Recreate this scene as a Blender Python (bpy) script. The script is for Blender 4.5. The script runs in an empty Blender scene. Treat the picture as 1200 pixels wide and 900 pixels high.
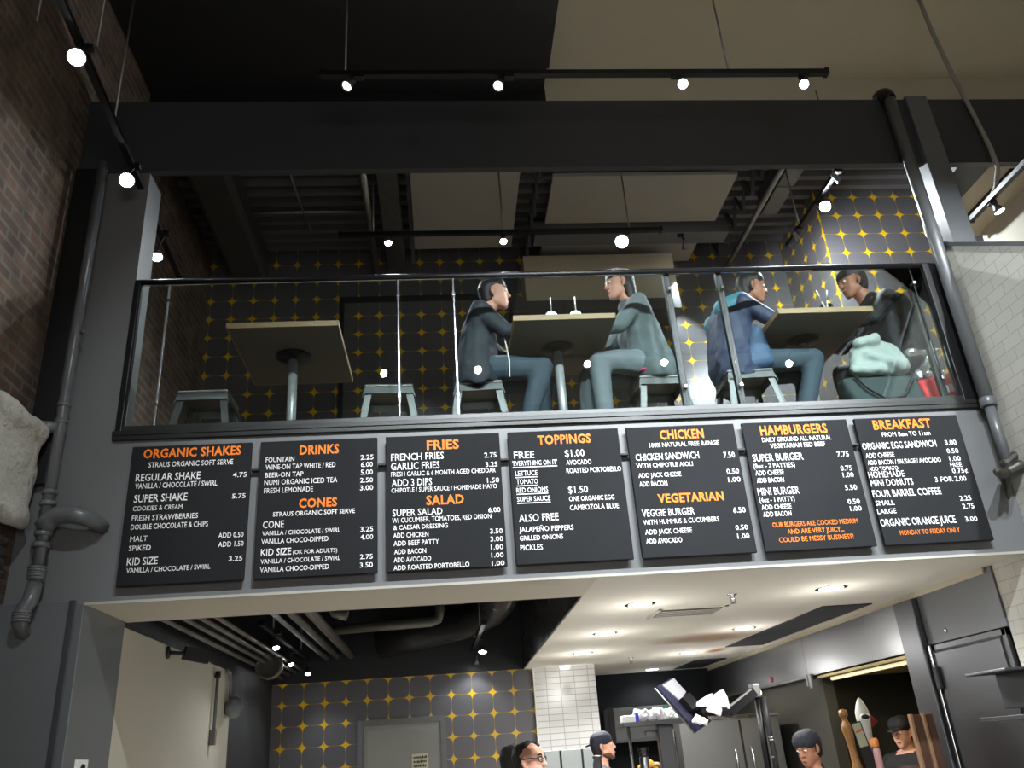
import bpy, bmesh, math, random
from mathutils import Vector, Matrix, noise
random.seed(7)
PI = math.pi
S = bpy.context.scene
COL = S.collection
V = Vector

# ---------------------------------------------------------------- camera, world, exposure
YAW, PITCH, ROLL, FPX = .0986, .4191, -.0741, 979.6
fw = V((math.sin(YAW)*math.cos(PITCH), math.cos(YAW)*math.cos(PITCH), math.sin(PITCH)))
r0 = V((math.cos(YAW), -math.sin(YAW), 0)); u0 = r0.cross(fw)
rt = math.cos(ROLL)*r0 + math.sin(ROLL)*u0
up = -math.sin(ROLL)*r0 + math.cos(ROLL)*u0
cam = bpy.data.objects.new('camera', bpy.data.cameras.new('camera')); COL.objects.link(cam)
cam.matrix_world = Matrix(((rt.x, up.x, -fw.x, 0), (rt.y, up.y, -fw.y, -4.5), (rt.z, up.z, -fw.z, 1.6), (0, 0, 0, 1)))
cam.data.sensor_width = 36.0; cam.data.lens = 36.0*FPX/1200; cam.data.clip_start = .02
S.camera = cam
S.view_settings.view_transform = 'Standard'; S.view_settings.look = 'None'
S.view_settings.gamma = 1; S.view_settings.use_curve_mapping = False
S.view_settings.exposure = 0.0
W = bpy.data.worlds.new('night'); S.world = W; W.use_nodes = True
W.node_tree.nodes['Background'].inputs[0].default_value = (.75, .85, 1, 1)
W.node_tree.nodes['Background'].inputs[1].default_value = .008

def light(name, kind, loc, power, col=(1, .97, .92), aim=None, size=.08, angle=80, blend=.5, parent=None):
    d = bpy.data.lights.new(name, kind); d.energy = power; d.color = col
    if kind == 'AREA': d.shape = 'DISK'; d.size = size
    else: d.shadow_soft_size = size
    if kind == 'SPOT': d.spot_size = math.radians(angle); d.spot_blend = blend
    o = bpy.data.objects.new(name, d); COL.objects.link(o)
    dv = V(aim).normalized() if aim is not None else V((0, 0, -1))
    o.rotation_euler = dv.to_track_quat('-Z', 'Y').to_euler()
    if parent: o.parent = parent; o.location = V(loc)-parent.location
    else: o.location = loc
    return o

# power table: (front track, rear track on the boards, left track, mezzanine track, kitchen downlights, low room)
PW = dict(front=110, rear=540, left=66, mezz=130, big=70, side=260, kitchen=135, kpoint=5, low=22, room=90, stair=85)
COOL = (.88, .95, 1)

# ---------------------------------------------------------------- materials
def lin(c):
    return tuple(((v/255)/12.92 if v/255 <= .04045 else ((v/255+.055)/1.055)**2.4) for v in c)
MATS = {}
def nt(name):
    m = bpy.data.materials.new(name); m.use_nodes = True; t = m.node_tree
    return m, t, t.nodes['Principled BSDF']
def mat(name, rgb, rough=.6, metal=0, var=.12, scale=6, bump=0, bscale=40, spec=.5, stretch=(1, 1, 1)):
    if name in MATS: return MATS[name]
    m, t, b = nt(name); N = t.nodes; L = t.links
    tc = N.new('ShaderNodeTexCoord'); mp = N.new('ShaderNodeMapping'); mp.inputs['Scale'].default_value = stretch
    L.new(tc.outputs['Object'], mp.inputs[0])
    n = N.new('ShaderNodeTexNoise'); n.inputs['Scale'].default_value = scale; n.inputs['Detail'].default_value = 4
    L.new(mp.outputs[0], n.inputs['Vector'])
    mx = N.new('ShaderNodeMix'); mx.data_type = 'RGBA'
    c = lin(rgb)
    mx.inputs[6].default_value = (*[v*(1-var) for v in c], 1); mx.inputs[7].default_value = (*[min(1, v*(1+var)) for v in c], 1)
    L.new(n.outputs['Fac'], mx.inputs[0]); L.new(mx.outputs[2], b.inputs['Base Color'])
    mr = N.new('ShaderNodeMapRange'); mr.inputs[3].default_value = max(.02, rough-.08); mr.inputs[4].default_value = min(1, rough+.08)
    L.new(n.outputs['Fac'], mr.inputs[0]); L.new(mr.outputs[0], b.inputs['Roughness'])
    b.inputs['Metallic'].default_value = metal; b.inputs['Specular IOR Level'].default_value = spec
    if bump:
        n2 = N.new('ShaderNodeTexNoise'); n2.inputs['Scale'].default_value = bscale; n2.inputs['Detail'].default_value = 5
        L.new(mp.outputs[0], n2.inputs['Vector'])
        bp = N.new('ShaderNodeBump'); bp.inputs['Strength'].default_value = bump; bp.inputs['Distance'].default_value = .02
        L.new(n2.outputs['Fac'], bp.inputs['Height']); L.new(bp.outputs[0], b.inputs['Normal'])
    MATS[name] = m; return m
def emit(name, rgb, st):
    if name in MATS: return MATS[name]
    m, t, b = nt(name)
    b.inputs['Base Color'].default_value = (1, 1, 1, 1)
    b.inputs['Emission Color'].default_value = (*rgb, 1); b.inputs['Emission Strength'].default_value = st
    MATS[name] = m; return m
def glassm(name, tint=(.93, .97, .96), ior=1.5, rough=0.0):
    m = bpy.data.materials.new(name); m.use_nodes = True; t = m.node_tree; N = t.nodes; L = t.links
    N.clear(); o = N.new('ShaderNodeOutputMaterial'); a = N.new('ShaderNodeBsdfTransparent'); g = N.new('ShaderNodeBsdfGlossy')
    a.inputs[0].default_value = (*tint, 1); g.inputs['Roughness'].default_value = rough
    f = N.new('ShaderNodeFresnel'); f.inputs[0].default_value = ior; mx = N.new('ShaderNodeMixShader')
    L.new(f.outputs[0], mx.inputs[0]); L.new(a.outputs[0], mx.inputs[1]); L.new(g.outputs[0], mx.inputs[2]); L.new(mx.outputs[0], o.inputs[0])
    MATS[name] = m; return m
def math_node(t, op, a, b=None):
    n = t.nodes.new('ShaderNodeMath'); n.operation = op
    for i, v in enumerate((a, b)):
        if v is None: continue
        if isinstance(v, (int, float)): n.inputs[i].default_value = v
        else: t.links.new(v, n.inputs[i])
    return n.outputs[0]
def star_tile(name, sx, sz, px, pz, grey=(92, 90, 94), yel=(222, 178, 20), axis='X'):
    """grey tiles with a yellow four-point star at every tile corner"""
    m, t, b = nt(name); N = t.nodes; L = t.links
    tc = N.new('ShaderNodeTexCoord'); sp = N.new('ShaderNodeSeparateXYZ'); L.new(tc.outputs['Object'], sp.inputs[0])
    def cell(v, s, p):
        q = math_node(t, 'DIVIDE', math_node(t, 'SUBTRACT', v, p), s)
        q = math_node(t, 'FRACT', math_node(t, 'ADD', q, 100.5))
        return math_node(t, 'ABSOLUTE', math_node(t, 'SUBTRACT', q, .5))
    a = cell(sp.outputs[axis], sx, px); c = cell(sp.outputs['Z'], sz, pz)
    ia = math_node(t, 'SUBTRACT', 1, math_node(t, 'MULTIPLY', a, 2)); ic = math_node(t, 'SUBTRACT', 1, math_node(t, 'MULTIPLY', c, 2))
    star = math_node(t, 'GREATER_THAN', math_node(t, 'ADD', math_node(t, 'POWER', ia, 3.6), math_node(t, 'POWER', ic, 3.6)), 1.02)
    line = math_node(t, 'LESS_THAN', math_node(t, 'MINIMUM', a, c), .014)
    n = N.new('ShaderNodeTexNoise'); n.inputs['Scale'].default_value = 3; L.new(tc.outputs['Object'], n.inputs['Vector'])
    g1 = N.new('ShaderNodeMix'); g1.data_type = 'RGBA'
    gl = lin(grey); g1.inputs[6].default_value = (*[v*.85 for v in gl], 1); g1.inputs[7].default_value = (*[v*1.15 for v in gl], 1)
    L.new(n.outputs['Fac'], g1.inputs[0])
    g2 = N.new('ShaderNodeMix'); g2.data_type = 'RGBA'; L.new(line, g2.inputs[0]); L.new(g1.outputs[2], g2.inputs[6])
    g2.inputs[7].default_value = (*lin((140, 122, 55)), 1)
    g3 = N.new('ShaderNodeMix'); g3.data_type = 'RGBA'; L.new(star, g3.inputs[0]); L.new(g2.outputs[2], g3.inputs[6])
    g3.inputs[7].default_value = (*lin(yel), 1)
    L.new(g3.outputs[2], b.inputs['Base Color']); b.inputs['Roughness'].default_value = .3
    MATS[name] = m; return m
def brick_mat(name, c1, c2, mortar, bw, bh, ms, plane='YZ', rough=.8, bump=.6, offset=.5, var=True):
    m, t, b = nt(name); N = t.nodes; L = t.links
    tc = N.new('ShaderNodeTexCoord'); sp = N.new('ShaderNodeSeparateXYZ'); L.new(tc.outputs['Object'], sp.inputs[0])
    cb = N.new('ShaderNodeCombineXYZ'); L.new(sp.outputs[plane[0]], cb.inputs[0]); L.new(sp.outputs[plane[1]], cb.inputs[1])
    br = N.new('ShaderNodeTexBrick'); br.offset = offset
    br.inputs['Color1'].default_value = (*lin(c1), 1); br.inputs['Color2'].default_value = (*lin(c2), 1); br.inputs['Mortar'].default_value = (*lin(mortar), 1)
    br.inputs['Scale'].default_value = 1; br.inputs['Mortar Size'].default_value = ms; br.inputs['Brick Width'].default_value = bw; br.inputs['Row Height'].default_value = bh
    L.new(cb.outputs[0], br.inputs['Vector'])
    col = br.outputs['Color']
    if var:
        n = N.new('ShaderNodeTexNoise'); n.inputs['Scale'].default_value = 5; n.inputs['Detail'].default_value = 6; L.new(tc.outputs['Object'], n.inputs['Vector'])
        mx = N.new('ShaderNodeMix'); mx.data_type = 'RGBA'; mx.blend_type = 'MULTIPLY'; mx.inputs[0].default_value = 1
        rp = N.new('ShaderNodeMapRange'); rp.inputs[1].default_value = .3; rp.inputs[2].default_value = .7; rp.inputs[3].default_value = .55; rp.inputs[4].default_value = 1.2
        L.new(n.outputs['Fac'], rp.inputs[0]); L.new(col, mx.inputs[6]); L.new(rp.outputs[0], mx.inputs[7]); col = mx.outputs[2]
    L.new(col, b.inputs['Base Color']); b.inputs['Roughness'].default_value = rough
    bp = N.new('ShaderNodeBump'); bp.inputs['Strength'].default_value = bump; bp.inputs['Distance'].default_value = .006; bp.invert = True
    L.new(br.outputs['Fac'], bp.inputs['Height']); L.new(bp.outputs[0], b.inputs['Normal'])
    MATS[name] = m; return m

M_fascia = mat('grey_fascia_paint', (112, 113, 114), .42, var=.06, scale=3)
M_pier = mat('grey_wall_paint', (104, 107, 109), .35, var=.06, scale=2)
M_beam = mat('dark_beam_paint', (58, 59, 62), .5, var=.1)
M_black = mat('black_paint', (22, 22, 24), .55)
M_void = mat('black_ceiling_paint', (34, 35, 38), .5, var=.25)
M_cream = mat('cream_paint', (178, 168, 146), .7, var=.05)
M_soffit = mat('white_ceiling_paint', (214, 208, 196), .6, var=.04)
M_wallw = mat('offwhite_wall', (186, 180, 164), .75, var=.06, scale=2)
M_steel = mat('brushed_steel', (106, 107, 110), .36, 1, var=.03, scale=1.2)
M_steeld = mat('dull_steel', (150, 151, 150), .42, 1, var=.05, scale=1.5)
M_galv = mat('galvanised_steel', (112, 113, 112), .48, .85, var=.35, scale=16)
M_chrome = mat('chrome', (200, 202, 205), .15, 1, var=.04)
M_pipe = mat('grey_pipe_paint', (104, 106, 108), .32, .1, var=.08)
M_board = mat('chalkboard_black', (28, 29, 31), .75, var=.08, scale=4, spec=.25)
M_white = mat('white_lettering', (245, 244, 240), .6, var=.03)
M_orange = mat('orange_lettering', (255, 130, 4), .6, var=.04)
M_blackmetal = mat('black_metal', (20, 20, 22), .4, .3)
M_sill = mat('sill_metal', (54, 55, 54), .38, .6, var=.2, scale=9)
M_ply = mat('plywood_edge', (140, 114, 78), .55, var=.15, scale=20, stretch=(1, 1, 8))
M_under = mat('table_laminate', (92, 84, 74), .6, var=.12)
M_plaster = mat('rough_plaster', (190, 186, 176), .9, var=.2, scale=8, bump=1, bscale=30)
M_tile = brick_mat('white_wall_tile', (200, 197, 186), (194, 191, 180), (168, 165, 155), .152, .076, .0025, 'YZ', .16, .2, .5, False)
M_tilex = brick_mat('white_column_tile', (226, 226, 224), (216, 216, 214), (176, 176, 172), .152, .062, .004, 'XZ', .2, .3, 0, False)
M_brick = brick_mat('old_brick', (112, 86, 70), (84, 66, 54), (104, 98, 88), .21, .07, .012, 'YZ', .9, 1.0)
M_starlow = star_tile('star_tile_lower', .2224, .210, .713, 1.834)
M_starmez = star_tile('star_tile_upper', .207, .2035, -1.165, 6.118)
M_starside = star_tile('star_tile_right', .2135, .2135, 4.352, 5.757)
M_staret = star_tile('star_tile_return', .2135, .2135, 2.0, 5.757, axis='Y')
M_glass = glassm('clear_glass')
M_plastic = glassm('clear_plastic', (.9, .93, .93), 1.9, .05)
M_bulb = emit('lamp_light', (.93, .97, 1), 60)
M_bulbdim = emit('lamp_light_dim', (1, .95, .88), 3)
M_down = emit('downlight_glow', (.97, .98, 1), 9)

# ---------------------------------------------------------------- mesh helpers
def box(bm, a, b, bev=0):
    c = (V(a)+V(b))/2; d = V(b)-V(a)
    r = bmesh.ops.create_cube(bm, size=1, matrix=Matrix.Translation(c) @ Matrix.Diagonal((abs(d.x), abs(d.y), abs(d.z), 1)))
    if bev:
        es = list({e for v in r['verts'] for e in v.link_edges})
        bmesh.ops.bevel(bm, geom=es, offset=bev, segments=2, affect='EDGES', profile=.5)
    return bm
def B(*boxes, bev=0):
    bm = bmesh.new()
    for a, b in boxes: box(bm, a, b, bev)
    return bm
def frame_of(d):
    d = d.normalized(); a = V((0, 0, 1)) if abs(d.z) < .9 else V((1, 0, 0))
    s = d.cross(a).normalized(); return d, s, s.cross(d)
def tube(bm, pts, r, seg=12, cap=True):
    pts = [V(p) for p in pts]; n = len(pts)
    rs = r if isinstance(r, (list, tuple)) else [r]*n
    rings = []; s = None
    for i, p in enumerate(pts):
        d = (pts[min(i+1, n-1)]-pts[max(i-1, 0)]).normalized()
        if s is None: _, s, t = frame_of(d)
        s = (s-d*s.dot(d)).normalized(); t = d.cross(s)
        rings.append([bm.verts.new(p+(s*math.cos(2*PI*k/seg)+t*math.sin(2*PI*k/seg))*rs[i]) for k in range(seg)])
    for a, b in zip(rings, rings[1:]):
        for k in range(seg):
            f = bm.faces.new((a[k], a[(k+1) % seg], b[(k+1) % seg], b[k])); f.smooth = True
    if cap:
        bm.faces.new(rings[0][::-1]); bm.faces.new(rings[-1])
    return bm
def T(pts, r, seg=12): return tube(bmesh.new(), pts, r, seg)
def lathe(bm, prof, org, axis=(0, 0, 1), seg=24):
    d, s, t = frame_of(V(axis)); org = V(org); rings = []
    for r, h in prof:
        rings.append([bm.verts.new(org+d*h+(s*math.cos(2*PI*k/seg)+t*math.sin(2*PI*k/seg))*max(r, .0004)) for k in range(seg)])
    for a, b in zip(rings, rings[1:]):
        for k in range(seg):
            f = bm.faces.new((a[k], a[(k+1) % seg], b[(k+1) % seg], b[k])); f.smooth = True
    bm.faces.new(rings[0][::-1]); bm.faces.new(rings[-1])
    return bm
def LA(prof, org, axis=(0, 0, 1), seg=24): return lathe(bmesh.new(), prof, org, axis, seg)
def prism(bm, pts, n):
    """closed outline extruded along vector n"""
    a = [bm.verts.new(V(p)) for p in pts]; b = [bm.verts.new(V(p)+V(n)) for p in pts]
    bm.faces.new(a[::-1]); bm.faces.new(b)
    for i in range(len(a)): bm.faces.new((a[i], a[(i+1) % len(a)], b[(i+1) % len(a)], b[i]))
    return bm
def arc(c, a, b, t0, t1, n=8):
    c, a, b = V(c), V(a), V(b)
    return [c+a*math.cos(t0+(t1-t0)*i/n)+b*math.sin(t0+(t1-t0)*i/n) for i in range(n+1)]
def bar(bm, p, q, w, h, side=(0, 1, 0)):
    p, q = V(p), V(q); d = (q-p).normalized(); s = V(side); s = (s-d*s.dot(d)).normalized(); t = d.cross(s)
    vs = [bm.verts.new(e+s*w/2*i+t*h/2*j) for e in (p, q) for i, j in ((-1, -1), (1, -1), (1, 1), (-1, 1))]
    for f in ((3, 2, 1, 0), (4, 5, 6, 7), (0, 1, 5, 4), (1, 2, 6, 5), (2, 3, 7, 6), (3, 0, 4, 7)): bm.faces.new([vs[i] for i in f])
    return bm
def obj(name, bm, m, parent=None, label=None):
    me = bpy.data.meshes.new(name)
    if isinstance(bm, bpy.types.Mesh): me = bm; me.name = name
    else:
        bmesh.ops.recalc_face_normals(bm, faces=bm.faces); bm.to_mesh(me); bm.free()
    if m and not me.materials: me.materials.append(m)
    o = bpy.data.objects.new(name, me); COL.objects.link(o)
    if parent:
        off = parent.location.copy(); p = parent.parent
        while p: off += p.location; p = p.parent
        me.transform(Matrix.Translation(-off)); o.parent = parent
    if label: o['label'] = label
    return o
def tag(o, label, cat, group=None, kind=None):
    if label: o['label'] = label
    if cat: o['category'] = cat
    if group: o['group'] = group
    if kind: o['kind'] = kind
    return o
def thing(name, label, cat, loc=(0, 0, 0), group=None):
    o = bpy.data.objects.new(name, None); COL.objects.link(o); o.location = loc; o.empty_display_size = .1
    return tag(o, label, cat, group)
def one(name, bm, m, label, cat, group=None, kind=None, org=None):
    """a thing that is one mesh; origin moved to org"""
    o = obj(name, bm, m)
    if org is not None: o.data.transform(Matrix.Translation(-V(org))); o.location = org
    return tag(o, label, cat, group, kind)
def struct(name, bm, m, label=None):
    return tag(obj(name, bm, m), label or name.replace('_', ' '), 'structure', None, 'structure')
def dup(root, loc, rz=0, label=None, group=None):
    r = root.copy(); COL.objects.link(r); r.location = loc; r.rotation_euler = (0, 0, rz)
    if label: r['label'] = label
    if group: r['group'] = group
    for ch in list(root.children):
        c = ch.copy(); COL.objects.link(c); c.parent = r
        for g in ch.children:
            d = g.copy(); COL.objects.link(d); d.parent = c
    return r
def ball(bm, c, r, sub=2):
    bmesh.ops.create_icosphere(bm, subdivisions=sub, radius=1, matrix=Matrix.Translation(V(c)) @ Matrix.Diagonal((r, r, r, 1) if not isinstance(r, tuple) else (*r, 1)))
def hull(bm, pr, sub=1):
    t = bmesh.new()
    for p, r in pr: ball(t, p, r, sub)
    bmesh.ops.convex_hull(t, input=t.verts)
    lo = [v for v in t.verts if not v.link_faces]; bmesh.ops.delete(t, geom=lo, context='VERTS')
    me = bpy.data.meshes.new('t'); t.to_mesh(me); t.free(); bm.from_mesh(me); bpy.data.meshes.remove(me)
def H(*sets, sub=1):
    bm = bmesh.new()
    for s in sets: hull(bm, s, sub)
    return bm
def fuse(bm, voxel=.009, smooth=3, wrinkle=0, wscale=9, seed=0):
    """union of overlapping shapes as one continuous surface"""
    me = bpy.data.meshes.new('f'); bm.to_mesh(me); bm.free()
    o = bpy.data.objects.new('f', me); COL.objects.link(o)
    md = o.modifiers.new('r', 'REMESH'); md.mode = 'VOXEL'; md.voxel_size = voxel
    if smooth:
        ms = o.modifiers.new('s', 'SMOOTH'); ms.iterations = smooth; ms.factor = .5
    dg = bpy.context.evaluated_depsgraph_get(); dg.update()
    out = bpy.data.meshes.new_from_object(o.evaluated_get(dg), depsgraph=dg)
    bpy.data.objects.remove(o); bpy.data.meshes.remove(me)
    if wrinkle:
        off = V((seed*3.1, seed*1.7, seed))
        for v in out.vertices:
            q = v.co+off
            k = noise.noise(V((q.x*wscale, q.y*wscale, q.z*wscale*.55)))+.5*noise.noise(q*wscale*2.3)
            v.co += v.normal*k*wrinkle
    out.polygons.foreach_set('use_smooth', [True]*len(out.polygons))
    return out

# ---------------------------------------------------------------- the setting
struct('floor', B(((-2.4, -8.2, -.1), (5.7, 0, 0))), mat('concrete_floor', (150, 146, 138), .5), 'grey concrete floor of the front room')
struct('floor_kitchen', B(((-2.4, 0, -.1), (5.7, 6.6, 0))), brick_mat('pale_floor_tile', (226, 222, 212), (218, 214, 204), (150, 146, 140), .3, .3, .006, 'XY', .35, .3, 0, False), 'pale tiled floor behind the counter')
# left brick wall (front room and mezzanine), front pier and fascia
struct('wall_left', B(((-2.45, -8.2, 0), (-2.23, 0, 7.0)), ((-2.45, .0, 3.3), (-2.23, 3.2, 7.0))), M_brick, 'old brick wall along the left side')
struct('wall_back', B(((-2.45, -8.4, 0), (5.7, -8.2, 7.0))), mat('back_wall_paint', (120, 118, 114), .7), 'plain wall behind the viewer')
struct('wall_front', B(((-2.23, 0, 2.464), (3.40, .22, 3.345)), ((-2.23, 0, 3.345), (-1.79, .22, 5.19))), M_fascia, 'grey fascia below the mezzanine carrying the menu boards')
struct('trim_1', B(((-2.235, -.05, 3.1), (-2.10, .0, 5.19)), bev=.004), M_black, 'black strip at the end of the brick wall')  # black box laid over the left part of the pier
struct('trim_2', B(((-2.23, -.02, 5.19), (5.6, .03, 5.765))), M_beam, 'dark painted beam above the mezzanine')
struct('trim_3', B(((-1.83, -.004, 2.456), (3.34, .02, 2.470))), mat('bright_edge', (176, 172, 160), .5), 'pale lower edge of the fascia')
# lower left pier: front panel with a return that runs back under the fascia
struct('wall_pier', B(((-2.5, -.05, 0), (-1.87, .0, 2.475)), ((-2.5, 0, 0), (-1.83, .59, 2.464)), bev=.004), M_pier, 'grey painted pier panel at lower left')
struct('trim_4', B(((-1.885, -.056, 0), (-1.855, -.045, 2.475)), bev=.002), M_beam, 'dark edge strip of the pier panel')
# ground floor shell behind the fascia
struct('wall_side', B(((-1.95, .59, 0), (-1.83, 3.2, 2.43))), M_wallw, 'off-white wall under the mezzanine at left')
struct('wall_side_dark', B(((-1.95, 3.2, 0), (-1.84, 5.1, 3.27)), ((-1.95, .59, 2.43), (-1.84, 3.2, 3.27))), M_void, 'dark painted wall above and beyond the off-white wall')
struct('wall_star', B(((-1.95, 5.05, 0), (.96, 5.15, 2.47))), M_starlow, 'grey tile wall with yellow stars at the back of the ground floor')
struct('wall_star_head', B(((-1.95, 5.045, 2.47), (.96, 5.15, 3.27))), M_void, 'black wall above the star tiles')
struct('wall_column', B(((.936, 4.95, 1.6), (1.60, 6.5, 2.464))), M_tilex, 'white tiled column at the back')
struct('trim_5', B(((.926, 4.94, 0), (.940, 4.955, 2.464))), M_white, 'white corner bead of the tiled column')
struct('wall_kitchen_back', B(((1.5, 6.4, 0), (4.4, 6.5, 2.464))), mat('dark_kitchen_wall', (36, 38, 41), .85, spec=.1), 'dark grey back wall of the kitchen')
def kitchen_ceiling():
    m, t, b = nt('kitchen_ceiling_paint'); N = t.nodes; L = t.links
    tc = N.new('ShaderNodeTexCoord'); sp = N.new('ShaderNodeSeparateXYZ'); L.new(tc.outputs['Object'], sp.inputs[0])
    n = N.new('ShaderNodeTexNoise'); n.inputs['Scale'].default_value = 1.7; n.inputs['Detail'].default_value = 4; L.new(tc.outputs['Object'], n.inputs['Vector'])
    def blob(cx, cy, rx, ry):
        a = math_node(t, 'POWER', math_node(t, 'DIVIDE', math_node(t, 'SUBTRACT', sp.outputs['X'], cx), rx), 2)
        c = math_node(t, 'POWER', math_node(t, 'DIVIDE', math_node(t, 'SUBTRACT', sp.outputs['Y'], cy), ry), 2)
        d = math_node(t, 'ADD', math_node(t, 'ADD', a, c), math_node(t, 'MULTIPLY', math_node(t, 'SUBTRACT', n.outputs['Fac'], .5), 1.2))
        mr = N.new('ShaderNodeMapRange'); mr.inputs[1].default_value = 1.2; mr.inputs[2].default_value = 0; L.new(d, mr.inputs[0]); return mr.outputs[0]
    s = math_node(t, 'MAXIMUM', math_node(t, 'MULTIPLY', blob(2.32, 3.15, .5, .42), .75), blob(2.78, 4.3, .11, .25))
    mx = N.new('ShaderNodeMix'); mx.data_type = 'RGBA'; L.new(s, mx.inputs[0])
    mx.inputs[6].default_value = (*lin((214, 208, 196)), 1); mx.inputs[7].default_value = (*lin((128, 84, 34)), 1)
    L.new(mx.outputs[2], b.inputs['Base Color']); b.inputs['Roughness'].default_value = .85; b.inputs['Specular IOR Level'].default_value = .2
    return m
struct('ceiling_soffit', B(((-1.83, .004, 2.462), (.84, .62, 2.6))), mat('warm_soffit_paint', (192, 183, 166), .7, var=.04), 'pale soffit strip behind the fascia')
struct('ceiling_kitchen', B(((.84, .004, 2.462), (3.3, 6.4, 2.6))), kitchen_ceiling(), 'white kitchen ceiling with a brown water stain')
struct('trim_6', B(((.832, .62, 2.47), (.842, 5.05, 3.27)), ((-1.83, .615, 2.47), (.84, .625, 3.27))), mat('void_side_gloss', (54, 52, 52), .25), 'dark sides of the ceiling opening')
struct('ceiling_void', B(((-1.95, .6, 3.2), (.96, 5.15, 3.27))), M_void, 'black exposed ceiling above the ground floor')
# mezzanine
struct('floor_mezzanine', B(((-2.20, .03, 3.272), (5.4, 3.3, 3.355))), mat('mezzanine_floor_boards', (118, 104, 88), .5), 'mezzanine floor slab')
struct('wall_mezzanine_back', B(((-2.3, 2.9, 3.355), (3.75, 3.0, 6.5))), M_starmez, 'star tile wall at the back of the mezzanine')
struct('wall_mezzanine_right', B(((3.75, 2.0, 3.355), (5.6, 2.1, 6.5))), M_starside, 'nearer star tile wall at the right of the mezzanine')
struct('wall_mezzanine_return', B(((3.74, 2.0, 3.355), (3.755, 2.95, 6.5))), M_staret, 'short return of the star tile wall')
def deck():
    bm = bmesh.new(); p = .15; y = .99
    while y < 2.95:
        for a, b, z0, z1 in ((0, .06, 6.46, 6.46), (.06, .075, 6.46, 6.52), (.075, .135, 6.52, 6.52), (.135, .15, 6.52, 6.46)):
            vs = [bm.verts.new(q) for q in ((-2.3, y+a, z0), (5.6, y+a, z0), (5.6, y+b, z1), (-2.3, y+b, z1))]
            bm.faces.new(vs)
        y += p
    box(bm, (-2.4, .97, 6.53), (5.6, 3.1, 6.6)); return bm
struct('ceiling_mezzanine', deck(), mat('steel_deck_paint', (96, 93, 94), .5, .1, var=.15), 'corrugated steel deck ceiling over the mezzanine')
struct('ceiling_panel_left', B(((-.17, 1.38, 6.30), (.80, 2.62, 6.34)), bev=.003), mat('grey_cream_panel', (158, 153, 144), .7, var=.05), 'cream ceiling panel between the joists, left')
struct('ceiling_panel_right', B(((1.10, 1.50, 6.30), (2.80, 2.22, 6.34)), ((1.10, 2.50, 6.26), (2.70, 2.88, 6.30)), bev=.003), mat('grey_cream_panel', (158, 153, 144)), 'cream ceiling panels left of the galvanised duct')
struct('trim_7', B(((.9, 2.55, 5.62), (2.42, 2.9, 6.15)), bev=.004), M_cream, 'cream bulkhead on the star tile wall')
struct('trim_8', B(((.75, 2.52, 5.50), (2.42, 2.9, 5.62)), bev=.004), M_beam, 'dark band below the cream bulkhead')
struct('trim_9', B(((-.9, 2.84, 5.86), (.75, 2.9, 5.9)), ((-.93, 2.84, 4.6), (-.89, 2.9, 5.9)), bev=.002), M_black, 'thin black rail on the star tile wall')
# front ceiling
struct('ceiling_front', B(((1.0, -8.2, 6.9), (5.6, 1.0, 7.0)), ((1.0, .93, 6.455), (5.6, .97, 6.95))), mat('cream_ceiling', (190, 182, 160), .75, var=.05), 'cream ceiling of the tall front room')
struct('ceiling_front_dark', B(((-2.4, -8.2, 6.7), (1.0, .62, 6.98)), ((-2.4, .62, 6.7), (.98, .93, 6.98)), ((-2.4, .90, 6.455), (1.0, .97, 6.75))), M_black, 'black painted ceiling at left of the front room')
# stair side at right
def half_wall():
    bm = bmesh.new()
    return prism(bm, [(3.34, .0, 0), (3.34, .0, 4.52), (3.34, -4.2, 1.72), (3.34, -8.2, 1.1), (3.34, -8.2, 0)], (.12, 0, 0))
struct('wall_right', half_wall(), M_tile, 'white tiled half wall of the stair with a sloping top')
def cap():
    bm = bmesh.new()
    return prism(bm, [(3.325, .0, 4.52), (3.325, .0, 4.55), (3.325, -4.2, 1.75), (3.325, -4.2, 1.72)], (.15, 0, 0))
struct('trim_10', cap(), M_beam, 'dark cap along the sloping stair wall')
struct('wall_right_lower', B(((3.30, 0, 0), (3.42, .345, 2.464))), M_tile, 'white tile below the fascia at far right')
struct('wall_stair', B(((4.4, .0, 3.3), (4.5, .85, 5.3)), ((5.6, -8.2, 0), (5.7, 3.0, 7.0))), M_wallw, 'cream wall of the stairwell')
struct('ceiling_stair', B(((3.96, .03, 5.19), (4.42, .9, 5.3))), M_cream, 'cream soffit over the stair')
struct('ceiling_stair_dark', B(((3.72, .03, 5.19), (3.96, .40, 5.6))), M_void, 'dark soffit beside the cream one')
struct('trim_11', B(((4.13, .05, 5.165), (4.17, .9, 5.192))), M_black, 'dark line under the cream soffit')
struct('trim_12', B(((3.44, -.06, 4.50), (3.60, .04, 5.765)), bev=.004), M_pipe, 'grey steel column beside the conduit')
# kitchen right side
struct('wall_kitchen_right', B(((3.32, .34, 0), (3.42, 1.45, 2.464)), ((3.32, 3.15, 0), (3.42, 6.4, 2.464)), ((3.32, 1.45, 2.05), (3.42, 3.15, 2.464)), ((4.3, 1.3, 0), (4.4, 3.6, 2.3)), ((3.4, 1.3, 0), (4.3, 1.42, 2.3)), ((3.4, 3.4, 0), (4.3, 3.5, 2.3))), mat('dark_steel_wall', (74, 72, 64), .4, .5, var=.15), 'stainless clad wall at the right of the kitchen')
struct('trim_13', B(((2.775, 1.62, 2.455), (3.16, 4.0, 2.4655)), ((2.80, 5.2, 2.455), (3.16, 6.2, 2.4655))), mat('exhaust_dark', (40, 41, 44), .6), 'dark exhaust strips in the kitchen ceiling')
struct('trim_14', B(((3.27, .4, 2.425), (3.30, 6.35, 2.464))), M_cream, 'pale strip where the hood meets the ceiling')
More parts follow.
